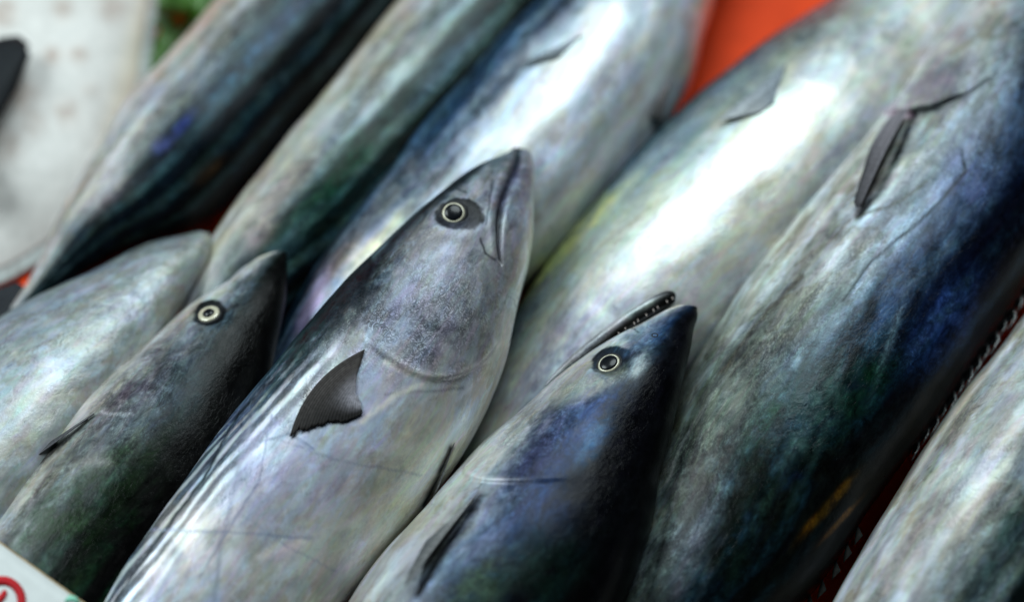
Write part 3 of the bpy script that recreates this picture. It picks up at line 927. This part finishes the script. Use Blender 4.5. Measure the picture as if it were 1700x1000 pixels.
# F5: the big blue striped fish on the right
f5 = build_fish(
    'big blue-green mottled bonito with a painted copper reflection and dorsal spines, at right',
    [(1825, -125, 8, .076), (1802, -87, 44, .076), (1760, -15, 92, .075), (1716, 66, 128, .074), (1664, 162, 158, .072), (1604, 278, 176, .070), (1524, 398, 190, .068), (1437, 518, 194, .066), (1357, 632, 193, .065), (1280, 752, 186, .063), (1214, 880, 170, .060), (1130, 995, 135, .053), (1050, 1105, 90, .045), (975, 1205, 45, .038), (930, 1275, 18, .033)],
    dors=1, roll=20, nu=520, nv=340,
    ramp=[(0.0, (0.003, 0.004, 0.006)), (0.22, (0.004, 0.005, 0.009)), (0.29, (0.014, 0.019, 0.038)), (0.38, (0.055, 0.075, 0.11)), (0.48, (0.16, 0.19, 0.22)), (0.58, (0.36, 0.38, 0.38)), (0.70, (0.50, 0.50, 0.47)), (0.85, (0.5, 0.5, 0.47)), (1.0, (0.55, 0.54, 0.5))],
    gill=[(1452, 176), (1470, 188), (1500, 188), (1530, 180), (1570, 168), (1610, 150), (1640, 125)],
    stripes=(0.0, 0.4, 0.1, 8), eye='hidden', seed=21, metal=0.28, gill_rim=False, gill_A=0.0028, slit_k=0.8, sat=1.2, streak=(0.9, 5.0, -0.05, (0.05, 0.075, 0.10)), tail_tone=(0.46, 0.66, (0.55, 0.62, 0.58)), tint=0.4, mott=0.42,
    patches=[(1290, 860, 190, 110, -58, (0.012, 0.018, 0.016), 0.9), (1420, 690, 150, 60, -58, (0.02, 0.035, 0.045), 0.8), (1660, 420, 190, 26, -55, (0.006, 0.008, 0.016), 0.9), (1190, 690, 140, 50, -62, (0.09, 0.088, 0.09), 0.9), (1150, 850, 170, 55, -65, (0.06, 0.06, 0.066), 0.9), (1330, 640, 110, 60, -58, (0.07, 0.09, 0.10), 0.7), (1500, 110, 70, 60, -60, (0.33, 0.30, 0.36), 0.7), (1575, 130, 40, 30, -40, (0.10, 0.11, 0.13), 0.7), (1560, 40, 60, 40, -60, (0.34, 0.35, 0.42), 0.5), (1470, 175, 34, 16, 0, (0.34, 0.22, 0.30), 0.8), (1530, 150, 70, 30, -25, (0.26, 0.24, 0.28), 0.8),  # lower-left greys: belly pigment with the neighbouring fish's shadow painted in
             (1530, 260, 50, 50, 0, (0.22, 0.26, 0.26), 0.5), (1600, 300, 80, 50, -50, (0.11, 0.14, 0.25), 0.65), (1560, 540, 90, 45, -52, (0.055, 0.08, 0.19), 0.8), (1480, 480, 110, 26, -60, (0.07, 0.11, 0.20), 0.6),
             (1430, 560, 100, 12, -72, (0.012, 0.018, 0.024), 0.95), (1500, 560, 110, 12, -70, (0.012, 0.016, 0.026), 0.95), (1470, 590, 90, 7, -71, (0.14, 0.18, 0.22), 0.7), (1385, 600, 90, 10, -70, (0.03, 0.04, 0.045), 0.9), (1555, 480, 100, 9, -66, (0.012, 0.016, 0.03), 0.85), (1340, 780, 110, 9, -66, (0.10, 0.13, 0.14), 0.75), (1205, 880, 120, 9, -68, (0.16, 0.15, 0.17), 0.7), (1370, 520, 60, 16, -70, (0.10, 0.13, 0.15), 0.5),
             (1240, 590, 60, 16, -50, (0.10, 0.085, 0.08), 0.6), (1290, 570, 50, 14, -30, (0.13, 0.11, 0.10), 0.55), (1180, 760, 90, 26, -60, (0.12, 0.10, 0.10), 0.55), (1150, 920, 90, 18, -65, (0.26, 0.26, 0.33), 0.7),
             (1230, 830, 150, 20, -68, (0.010, 0.016, 0.012), 0.9), (1265, 850, 120, 10, -66, (0.04, 0.055, 0.05), 0.6), (1300, 830, 150, 16, -65, (0.007, 0.012, 0.010), 0.9), (1380, 780, 120, 40, -58, (0.006, 0.010, 0.009), 0.95), (1265, 700, 60, 20, -60, (0.05, 0.08, 0.06), 0.6),
             (1370, 680, 70, 40, -50, (0.09, 0.13, 0.13), 0.6), (1330, 720, 60, 14, -70, (0.18, 0.24, 0.26), 0.6), (1440, 640, 60, 30, -50, (0.02, 0.045, 0.025), 0.7),
             (1372, 845, 66, 8, -48, (0.40, 0.21, 0.10), 0.5), (1398, 862, 54, 4, -48, (0.50, 0.24, 0.11), 0.45), (1210, 660, 30, 50, 30, (0.40, 0.40, 0.38), 0.5), (1190, 680, 26, 60, 20, (0.34, 0.34, 0.32), 0.4)],  # copper strokes: a reflection painted into the skin colour
    lines=[([(1516, 188), (1494, 250), (1458, 320), (1426, 358)], 6, (0.008, 0.008, 0.01), 0.95), ([(1514, 188), (1560, 174), (1610, 152), (1640, 130)], 4, (0.015, 0.017, 0.02), 0.9), ([(1452, 182), (1480, 191), (1512, 188)], 4, (0.28, 0.19, 0.25), 0.6), ([(1598, 250), (1602, 285), (1570, 325), (1530, 365), (1480, 405), (1440, 440), (1400, 500)], 3.2, (0.03, 0.035, 0.04), 0.8), ([(1410, 365), (1380, 400), (1320, 440)], 3, (0.16, 0.15, 0.12), 0.5),
           ([(1330, 460), (1280, 510), (1240, 560), (1200, 620)], 6, (0.14, 0.12, 0.11), 0.7), ([(1420, 360), (1470, 345), (1500, 330), (1540, 300)], 3, (0.08, 0.08, 0.07), 0.6),
           ([(1230, 600), (1180, 660), (1130, 740), (1110, 800)], 3, (0.42, 0.42, 0.40), 0.5)],
    verm=[(1560, 90, 80, 90, 0, 0.5), (1480, 400, 90, 60, -50, 0.35), (1250, 600, 60, 120, 35, 0.5)], wrinkle=[(1520, 270, 50, 70, 0, 0.8), (1300, 560, 60, 140, 40, 0.35), (1430, 560, 120, 100, 0, 0.25), (1350, 690, 60, 60, 0, 0.5)])
fin_on_skin(f5, [(1514, 186), (1500, 192), (1480, 200), (1465, 215)], [(1432, 352), (1424, 356), (1420, 345), (1436, 280)], (0.004, 0.001), (0.005, 0.001), f5.root, rays=24, color=(0.14, 0.13, 0.145), color2=(0.015, 0.016, 0.017), ragged=0.01, bow=0.002)
# folded first dorsal fin: a row of spines along the back, then finlets
def ridge(body, x, y):
    """station of the axis whose cross line passes pixel (x, y)"""
    pr = project(np.stack([pchip(body.s0, body.mid0[:, k], np.linspace(0, body.L, 400)) for k in range(3)], -1))
    tn = np.gradient(pr, axis=0)
    d = np.abs(((np.array([x, y]) - pr) * unit(tn)).sum(-1)) + 1e-3 * np.linalg.norm(np.array([x, y]) - pr, axis=1)
    s = np.linspace(0, body.L, 400)[np.argmin(d)]
    P, T, D, Lt, a, b = body.frame(np.array([s]))
    th = -0.18
    return P[0] + a[0] * math.cos(th) * D[0] + b[0] * math.sin(th) * Lt[0], T[0], D[0], Lt[0], s


N_SP = 15
rowA, rowB = [], []
for k in range(N_SP):
    f = k / (N_SP - 1)
    wob = math.sin(k * 2.7)
    a, T, D, Lt, s = ridge(f5, 1700 - 185 * f, 455 + 285 * f)
    a = a - D * 0.0015
    up = (0.0075 + 0.0012 * wob) * (1 - 0.35 * f)
    m_ = a + D * up * 0.75 + T * 0.006
    b = a + D * up * 0.85 + T * (0.015 + 0.002 * wob)
    tube('dorsal_spine', [a, a * 0.4 + m_ * 0.6, m_, m_ * 0.5 + b * 0.5, b], np.array([0.0010, 0.0012, 0.0010, 0.0006, 0.0002]) * (1.1 - 0.4 * f) * (0.8 + 0.4 * ((k * 37) % 11) / 11), SPINE, f5.root, 8)
    for q in (0.0, 0.5):
        rowA.append(a + T * 0.011 * q)
        rowB.append(a + D * up * (0.75 - 0.45 * q) + T * (0.006 + 0.011 * q))
G = np.stack([np.array(rowA), np.array(rowA) * 0.5 + np.array(rowB) * 0.5, np.array(rowB)], 1)
sheet('dorsal_membrane', G, 0.0006, FIN, f5.root, np.tile(np.array([0.012, 0.013, 0.014, 1]), (len(rowA), 3, 1)))
for k in range(7):
    f = k / 6
    a, T, D, Lt, s = ridge(f5, 1425 - 150 * f, 885 + 150 * f)
    a = a - D * 0.001
    b = a + D * 0.006 + T * 0.006
    c = a + D * 0.004 + T * 0.013
    gp = np.array([[a, a * .5 + c * .5, c], [a * .5 + b * .5, (a + b + c) / 3, b * .4 + c * .6], [b, b * .5 + c * .5, c * .97 + b * .03]])
    sheet('finlet', gp, 0.0008, FIN, f5.root, np.tile(np.array([0.03, 0.032, 0.03, 1]), (3, 3, 1)))
settle(f5)

# F4: pale fish right of the red gap
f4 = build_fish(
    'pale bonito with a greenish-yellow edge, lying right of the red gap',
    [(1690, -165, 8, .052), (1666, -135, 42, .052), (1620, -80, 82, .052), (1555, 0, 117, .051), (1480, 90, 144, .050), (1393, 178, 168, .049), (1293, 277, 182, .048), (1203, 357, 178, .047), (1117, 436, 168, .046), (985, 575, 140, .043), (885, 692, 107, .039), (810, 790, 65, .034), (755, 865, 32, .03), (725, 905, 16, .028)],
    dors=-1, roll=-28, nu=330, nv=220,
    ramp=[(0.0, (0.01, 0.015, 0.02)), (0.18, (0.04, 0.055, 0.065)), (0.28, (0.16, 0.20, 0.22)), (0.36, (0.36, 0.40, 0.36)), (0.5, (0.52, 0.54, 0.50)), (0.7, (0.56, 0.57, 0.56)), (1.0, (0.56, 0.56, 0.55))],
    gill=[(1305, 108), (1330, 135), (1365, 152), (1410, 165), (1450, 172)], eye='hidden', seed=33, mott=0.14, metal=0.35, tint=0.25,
    patches=[(1345, 335, 210, 26, -56, (0.24, 0.26, 0.28), 0.8), (1200, 540, 150, 30, -58, (0.22, 0.23, 0.26), 0.7), (940, 640, 130, 60, -55, (0.16, 0.16, 0.19), 0.7), (930, 420, 110, 16, -50, (0.36, 0.40, 0.16), 0.6), (1000, 350, 90, 10, -45, (0.48, 0.50, 0.22), 0.6), (1400, 90, 100, 60, -40, (0.22, 0.25, 0.28), 0.7), (1250, 150, 60, 26, -40, (0.12, 0.15, 0.18), 0.7), (1120, 240, 80, 16, -42, (0.16, 0.22, 0.28), 0.7), (1350, 40, 80, 20, -40, (0.06, 0.08, 0.09), 0.7),  # leading greys paint the big right fish's shadow along this flank
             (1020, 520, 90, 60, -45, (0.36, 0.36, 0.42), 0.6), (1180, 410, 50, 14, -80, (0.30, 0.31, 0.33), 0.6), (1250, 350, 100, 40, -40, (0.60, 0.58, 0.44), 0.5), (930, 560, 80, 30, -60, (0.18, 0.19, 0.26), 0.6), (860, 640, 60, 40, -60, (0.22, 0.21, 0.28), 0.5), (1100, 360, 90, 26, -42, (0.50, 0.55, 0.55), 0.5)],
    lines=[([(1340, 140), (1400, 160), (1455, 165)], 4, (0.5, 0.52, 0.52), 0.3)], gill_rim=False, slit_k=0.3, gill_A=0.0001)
fin_on_skin(f4, [(1306, 108), (1300, 125), (1290, 150), (1285, 172)], [(1190, 212), (1205, 206), (1225, 200), (1262, 188)], (0.001, 0.0006), (0.004, 0.001), f4.root, rays=18, color=(0.20, 0.23, 0.26), color2=(0.34, 0.36, 0.37), ragged=0.02)
settle(f4)

# F3: pale fish left of the red gap
f3 = build_fish(
    'bright silver bonito with white belly, lying left of the red gap',
    [(1230, -275, 8, .052), (1212, -245, 40, .052), (1175, -185, 70, .052), (1112, -95, 102, .051), (1055, -5, 130, .050), (1000, 85, 157, .049), (922, 186, 168, .048), (826, 302, 166, .047), (736, 398, 152, .045), (640, 486, 128, .042), (550, 575, 90, .038), (480, 665, 60, .034), (425, 742, 30, .03), (400, 785, 16, .028)],
    dors=-1, roll=-14, nu=300, nv=200,
    ramp=[(0.0, (0.008, 0.012, 0.016)), (0.2, (0.02, 0.035, 0.05)), (0.3, (0.08, 0.11, 0.16)), (0.38, (0.24, 0.28, 0.34)), (0.48, (0.46, 0.49, 0.53)), (0.65, (0.56, 0.58, 0.59)), (1.0, (0.56, 0.57, 0.57))],
    stripes=(0.55, 0.42, 0.1, 8), eye='hidden', seed=41, streak=(0.7, 5.0, -0.03, (0.10, 0.14, 0.19)), mott=0.16, metal=0.35, tint=0.4,
    patches=[(900, 75, 50, 20, -35, (0.24, 0.28, 0.32), 0.6), (560, 440, 60, 20, -60, (0.14, 0.11, 0.10), 0.7), (520, 500, 50, 12, -65, (0.36, 0.30, 0.46), 0.8), (640, 330, 90, 22, -50, (0.20, 0.21, 0.22), 0.5), (600, 430, 50, 20, -50, (0.5, 0.46, 0.38), 0.5), (640, 390, 60, 12, -50, (0.6, 0.6, 0.42), 0.5)])
fin_on_skin(f3, [(968, 58), (955, 68), (945, 80)], [(862, 112), (880, 108), (905, 102), (925, 98)], (0.001, 0.0006), (0.002, 0.001), f3.root, rays=14, color=(0.28, 0.31, 0.35), color2=(0.10, 0.12, 0.13), ragged=0.02, nt=12)
fin_on_skin(f3, [(1112, 130), (1106, 140), (1098, 150)], [(1090, 205), (1080, 200), (1072, 195)], (0.001, 0.0006), (0.003, 0.002), f3.root, 'pelvic_fin', 8, (0.20, 0.18, 0.18), (0.10, 0.10, 0.10), nt=10)
settle(f3)

# F2 and F1: the dark backed fish at upper left
f2 = build_fish(
    'blurred bonito with green streaked back, second from the white flatfish',
    [(1085, -305, 8, .050), (1060, -270, 50, .050), (1010, -205, 90, .050), (950, -130, 120, .050), (870, -30, 138, .049), (770, 88, 141, .048), (660, 212, 132, .046), (545, 338, 123, .043), (450, 430, 104, .039), (374, 524, 84, .036), (322, 608, 50, .031), (280, 675, 22, .027), (258, 712, 14, .026)],
    dors=1, roll=12, nu=260, nv=170,
    ramp=[(0.0, (0.003, 0.005, 0.006)), (0.30, (0.005, 0.009, 0.009)), (0.44, (0.014, 0.026, 0.025)), (0.53, (0.07, 0.095, 0.095)), (0.62, (0.20, 0.22, 0.22)), (0.74, (0.42, 0.42, 0.39)), (0.85, (0.50, 0.47, 0.42)), (1.0, (0.52, 0.48, 0.42))],
    stripes=(0.35, 0.6, 0.05, 4.5), eye='hidden', seed=52, streak=(0.7, 4.5, -0.02, (0.10, 0.14, 0.14)), tone=0.9, mott=0.25, metal=0.16, tint=0.4,
    patches=[(520, 220, 70, 26, -50, (0.40, 0.44, 0.42), 0.6), (650, 140, 90, 16, -50, (0.36, 0.42, 0.44), 0.7), (470, 310, 60, 26, -50, (0.22, 0.19, 0.18), 0.7), (560, 290, 120, 26, -50, (0.018, 0.045, 0.028), 0.85), (640, 180, 110, 10, -48, (0.02, 0.035, 0.03), 0.7), (480, 400, 60, 18, -55, (0.09, 0.13, 0.14), 0.6), (740, 110, 90, 14, -48, (0.12, 0.17, 0.21), 0.6), (430, 380, 40, 20, -60, (0.30, 0.25, 0.24), 0.6)])
settle(f2)
f1 = build_fish(
    'blurred dark bonito with a violet-blue fleck, next to the white flatfish',
    [(800, -360, 8, .050), (775, -325, 48, .050), (730, -265, 85, .050), (660, -175, 115, .050), (570, -60, 126, .049), (475, 55, 126, .048), (390, 150, 124, .046), (320, 230, 126, .044), (250, 306, 112, .040), (172, 372, 76, .034), (96, 448, 36, .028), (48, 498, 18, .025), (22, 528, 13, .024)],
    dors=1, roll=18, nu=260, nv=170,
    ramp=[(0.0, (0.004, 0.006, 0.007)), (0.28, (0.004, 0.006, 0.007)), (0.42, (0.010, 0.016, 0.019)), (0.52, (0.04, 0.052, 0.06)), (0.58, (0.16, 0.18, 0.19)), (0.68, (0.36, 0.36, 0.35)), (0.85, (0.47, 0.44, 0.41)), (1.0, (0.50, 0.46, 0.42))],
    stripes=(0.35, 0.6, 0.05, 5), eye='hidden', seed=63, streak=(0.65, 5.0, -0.03, (0.05, 0.07, 0.07)), tone=0.9, mott=0.25, metal=0.16, tint=0.4,
    patches=[(268, 240, 16, 12, -50, (0.12, 0.14, 0.32), 0.6), (305, 205, 26, 8, -50, (0.09, 0.11, 0.34), 0.7), (400, 110, 90, 14, -50, (0.07, 0.12, 0.17), 0.7), (360, 175, 60, 10, -50, (0.06, 0.10, 0.13), 0.6), (180, 310, 50, 20, -55, (0.34, 0.30, 0.31), 0.5), (350, 280, 40, 10, -45, (0.08, 0.05, 0.03), 0.35), (470, 40, 60, 16, -50, (0.10, 0.14, 0.21), 0.6)])
settle(f1)

# F10: mottled fish in the bottom right corner
f10 = build_fish(
    'grey mottled bonito cut off by the bottom right corner',
    [(2088, 258, 8, 0.077), (2060, 296, 45, 0.077), (2010, 363, 93, 0.076), (1953, 443, 128, 0.075), (1890, 528, 153, 0.074), (1823, 638, 166, 0.073), (1708, 793, 171, 0.071), (1613, 943, 171, 0.069), (1528, 1088, 168, 0.066), (1438, 1218, 153, 0.061), (1343, 1348, 113, 0.053), (1258, 1458, 60, 0.045), (1203, 1528, 18, 0.039)],
    dors=1, roll=8, nu=300, nv=200,
    ramp=[(0.0, (0.006, 0.009, 0.010)), (0.2, (0.012, 0.02, 0.022)), (0.34, (0.05, 0.07, 0.075)), (0.48, (0.18, 0.21, 0.22)), (0.6, (0.34, 0.35, 0.35)), (0.8, (0.46, 0.46, 0.44)), (1.0, (0.50, 0.49, 0.46))],
    eye='hidden', seed=77, streak=(1.0, 4.5, -0.03, (0.10, 0.13, 0.13)), metal=0.16, tint=0.35, mott=0.34,
    patches=[(1600, 760, 90, 20, -50, (0.50, 0.54, 0.50), 0.6), (1660, 700, 60, 14, -50, (0.20, 0.18, 0.16), 0.6), (1560, 870, 90, 18, -55, (0.22, 0.20, 0.19), 0.6), (1610, 850, 80, 16, -50, (0.48, 0.46, 0.42), 0.6), (1680, 880, 40, 30, -50, (0.05, 0.08, 0.075), 0.8), (1640, 950, 50, 26, -50, (0.07, 0.10, 0.10), 0.7), (1500, 930, 80, 14, -58, (0.44, 0.42, 0.40), 0.5), (1650, 790, 60, 12, -45, (0.5, 0.5, 0.42), 0.5)],
    lines=[([(1660, 800), (1600, 860), (1560, 930)], 6, (0.20, 0.17, 0.14), 0.5)], wrinkle=[(1600, 800, 120, 120, 0, 0.3)])
settle(f10)

# a fish off to the left: only the tip of its tail fin reaches the picture
f11 = build_fish(
    'dark tail fin tip of a bonito poking over the white flatfish',
    [(-1350, 420, 8, .05), (-1300, 410, 50, .05), (-1200, 390, 100, .05), (-1050, 360, 145, .05), (-880, 325, 165, .05), (-700, 290, 160, .05), (-520, 255, 125, .052), (-360, 228, 75, .054), (-240, 205, 34, .055), (-150, 190, 17, .055)],
    dors=1, roll=10, nu=120, nv=80, eye='hidden', seed=88, tail=False)
settle(f11)

# ------------------------------------------------------------------ tray, flatfish, leaf, card


def red_tray():
    n = 120
    x = np.linspace(-0.85, 0.85, n)
    y = np.linspace(-0.75, 0.85, n)
    X, Y = np.meshgrid(x, y, indexing='ij')
    Z = 0.0010 * fbm(np.stack([X * 7, Y * 7, X * 0], -1), 3)
    P = np.stack([X, Y, Z - 0.002], -1)
    o = sheet('red_table_sheet', P, 0.004, RED)
    o['kind'] = 'structure'


red_tray()


def flatfish():
    out = np.array([(266, -60), (262, 0), (252, 80), (240, 150), (215, 230), (180, 318), (126, 384), (62, 436), (-6, 474), (-90, 484), (-180, 420), (-250, 320), (-280, 180), (-270, 20), (-200, -120), (-80, -210), (80, -220), (190, -160)], float)
    c = np.array([-10.0, 120.0])
    nr, na = 60, 260
    ang = np.arctan2(out[:, 1] - c[1], out[:, 0] - c[0])
    rad = np.linalg.norm(out - c, axis=1)
    o = np.argsort(ang)
    ang, rad = ang[o], rad[o]
    th = np.arange(na) / na * 2 * np.pi - np.pi
    R = np.interp(th, ang, rad, period=2 * np.pi)
    for _ in range(6):
        R = 0.25 * np.roll(R, 1) + 0.5 * R + 0.25 * np.roll(R, -1)
    base = unproject(c[0], c[1], 0.0)
    root = thing('flatfish', base, 'white belly-up flatfish with brown blotches in the top left corner', 'fish')

    def disc(name, r0, r1, n_r, prof, colf, rays=0):
        fr = np.linspace(r0, r1, n_r)
        P = np.zeros((n_r, na, 3))
        pxs = np.zeros((n_r, na, 2))
        for i, f in enumerate(fr):
            for j in range(na):
                p = c + np.array([math.cos(th[j]), math.sin(th[j])]) * R[j] * f
                pxs[i, j] = p
                z = prof(f)
                if rays:
                    z += 0.00025 * math.cos(j * rays) * sstep(r0, r0 + 0.1, np.array(f))
                P[i, j] = unproject(p[0], p[1], z)
        bot = P[::-1].copy()
        bot[..., 2] = np.minimum(bot[..., 2] - 0.0015, np.maximum(0.003, bot[..., 2] * 0.35))
        col = colf(P, pxs)
        V = np.concatenate([P, bot]).reshape(-1, 3) - base
        cc = np.concatenate([col, col[::-1]]).reshape(-1, 3)
        cc = np.concatenate([cc, np.ones((len(cc), 1))], -1)
        q = grid_quads(2 * n_r, na, True)
        last = (2 * n_r - 1) * na
        qc = np.stack([last + np.arange(na), last + (np.arange(na) + 1) % na, (np.arange(na) + 1) % na, np.arange(na)], -1)
        return make_mesh(name, V, np.concatenate([q, qc]), WHITEFISH, root, True, {'col': cc})

    def cbody(P, pxs):
        b = np.array([0.53, 0.515, 0.49]) * (1 + 0.12 * fbm(P * 45, 4))[..., None]
        for (x, y, r, k) in [(5, 20, 22, .7), (105, 14, 16, .7), (186, 10, 22, .7), (86, 92, 15, .75), (131, 90, 15, .65), (40, 160, 26, .6), (110, 185, 22, .55), (55, 205, 20, .5), (10, 240, 26, .5), (150, 150, 16, .3), (-60, 60, 24, .6)]:
            d = np.hypot(pxs[..., 0] - x, pxs[..., 1] - y) / r
            w = (k * np.exp(-d ** 2.4) * np.clip(0.8 + 1.2 * fbm(P * 160, 3), 0, 1))[..., None]
            b = b * (1 - w) + w * np.array([0.24, 0.13, 0.08])
        e = sstep(205, 250, pxs[..., 0] + 0.25 * pxs[..., 1])[..., None]
        return b * (1 - 0.5 * e) + 0.5 * e * np.array([0.50, 0.42, 0.28])

    def cfin(P, pxs):
        j = np.arange(na)[None, :]
        w = (0.5 + 0.5 * np.cos(j * 2.6)) * np.ones(P.shape[:2])
        b = np.array([0.38, 0.41, 0.40]) * (0.82 + 0.25 * w)[..., None] * (1 + 0.25 * fbm(P * 60, 3))[..., None]
        k = np.clip(fbm(P * 40 + 4, 3), 0, 1)[..., None]
        return b * (1 - k) + k * np.array([0.24, 0.16, 0.12])
    disc('body', 0.004, 0.93, 54, lambda f: 0.0065 + 0.0255 * (1 - (f / 0.95) ** 2) ** 0.9, cbody)
    disc('fringe_fin', 0.66, 1.0, 30, lambda f: 0.0185 - 0.0135 * (f - 0.66) / 0.34, cfin, rays=2.6)


flatfish()


def tail_tip():
    # the upper lobe of the tail fin that reaches the picture, lying on the flatfish
    n, m = 24, 9
    lead = np.array([(-165, 180), (-110, 140), (-50, 100), (0, 66), (30, 62), (46, 78)], float)
    trail = np.array([(-150, 205), (-100, 230), (-60, 240), (-10, 205), (22, 150), (44, 92)], float)
    flip = np.array([1.0, -1.0])
    for ld, tr in ((lead, trail), (lead * flip + np.array([-62, 378]), trail * flip + np.array([-62, 378]))):
        t = np.linspace(0, 1, n)
        tt = np.linspace(0, 1, len(ld))
        A = np.stack([np.interp(t, tt, ld[:, k]) for k in range(2)], -1)
        B = np.stack([np.interp(t, tt, tr[:, k]) for k in range(2)], -1)
        P = np.zeros((n, m, 3))
        for i in range(n):
            for j in range(m):
                f = j / (m - 1)
                p = A[i] * (1 - f) + B[i] * f
                P[i, j] = unproject(p[0], p[1], 0.050 + 0.004 * math.sin(math.pi * f) - 0.006 * t[i])
        sheet('tail_lobe', P - f11.base, 0.004, FIN, f11.root, np.tile(np.array([0.010, 0.012, 0.014, 1]), (n, m, 1)))


tail_tip()


def leaf():
    base = unproject(325, -20, 0.0)
    n, m = 60, 30
    P = np.zeros((n, m, 3))
    for i in range(n):
        u = i / (n - 1)
        for j in range(m):
            v = j / (m - 1) * 2 - 1
            wdt = 46 * math.sin(math.pi * min(1, 0.08 + u * 0.92)) ** 0.6
            x = 322 - 62 * max(0, 0.42 - u) / 0.42 + v * wdt * (1.35 if u > 0.35 else 0.95)
            y = 120 - 240 * u + 8 * abs(v)  # lower blade stretched over the gap, standing in for its shade
            z = 0.010 + 0.022 * sstep(0.2, 0.5, np.array(u)) + 0.008 * math.sin(7 * u + 3 * v) * abs(v) + 0.006 * abs(v) ** 2 * math.sin(19 * u + 2 * v) - 0.004 * math.exp(-(v / 0.1) ** 2)
            P[i, j] = unproject(x, y, z) - base
    root = thing('lettuce_leaf', base, 'blurred green leaf at the top edge, lengthened to darken the gap beside the white flatfish', 'leaf')
    sheet('leaf_blade', P, 0.0008, LEAF, root)
    tube('midrib', [P[0, 15] + np.array([0, 0, .001]), P[20, 15] + np.array([0, 0, .0015]), P[40, 15] + np.array([0, 0, .0012]), P[58, 15]], [0.002, 0.0017, 0.0012, 0.0005], LEAF, root, 8)


leaf()


def price_card():
    z0 = 0.108
    a = np.array([-262.0, 714.0])
    b = np.array([196.0, 1047.0])
    d = unit(b - a)
    p = np.array([-d[1], d[0]])
    cpx = [a, b, b + p * 330, a + p * 330]
    base = unproject(*(sum(cpx) / 4), z0)
    root = thing('price_card', base, 'white card with a red handwritten numeral in the bottom left corner', 'card')

    def at(px, py, dz):
        return unproject(px, py, z0 + dz) - base
    n = 16
    P = np.zeros((n, n, 3))
    for i in range(n):
        for j in range(n):
            q = a + (b - a) * i / (n - 1) + p * 330 * j / (n - 1)
            P[i, j] = at(q[0], q[1], 0.0)
    sheet('card_board', P, 0.0024, CARD, root)
    e = np.array([P[i, 0] for i in range(n)])
    tube('card_rim', e, np.full(n, 0.0013), CARD_EDGE, root, 8)
    # numeral: a curl with its hook inside
    cx, cy = 6.0, 998.0
    pts = []
    for q in np.linspace(math.radians(40), math.radians(-215), 60):
        r = 29.5 + 1.0 * math.sin(q * 2)
        pts.append((cx + r * math.cos(q), cy - 2 + r * 1.06 * math.sin(q)))
    for q in np.linspace(0, 1, 14)[1:]:
        x0, y0 = pts[59]
        pts.append((x0 + 6 * q, y0 + 60 * q + 10 * math.sin(q * 3)))
    pts = np.array(pts)

    def stroke(name, pts, wd, mat, dz):
        pts = np.array(pts, float)
        T = unit(np.gradient(pts, axis=0))
        N2 = np.stack([-T[:, 1], T[:, 0]], -1)
        w = np.asarray(wd)
        G = np.zeros((len(pts), 2, 3))
        for i in range(len(pts)):
            for j, sg in enumerate((-1, 1)):
                q = pts[i] + N2[i] * sg * w[i]
                G[i, j] = at(q[0], q[1], dz)
        sheet(name, G, 0.0003, mat, root)
    w = np.full(len(pts), 7.2)
    w[0] = w[-1] = 3.0
    stroke('numeral', pts, w, INK_RED, 0.0017)
    hk = np.array([(8.5, 980.5), (8, 984), (5, 990), (0, 996), (-8, 1004), (-16, 1012)], float)
    stroke('numeral_hook', hk, [1.5, 4.2, 5.4, 5.6, 5.6, 5], INK_RED, 0.0017)
    stroke('green_mark', [(108, 1000), (116, 994), (124, 996), (132, 1003)], [2, 5, 5, 2], INK_GREEN, 0.0017)


price_card()
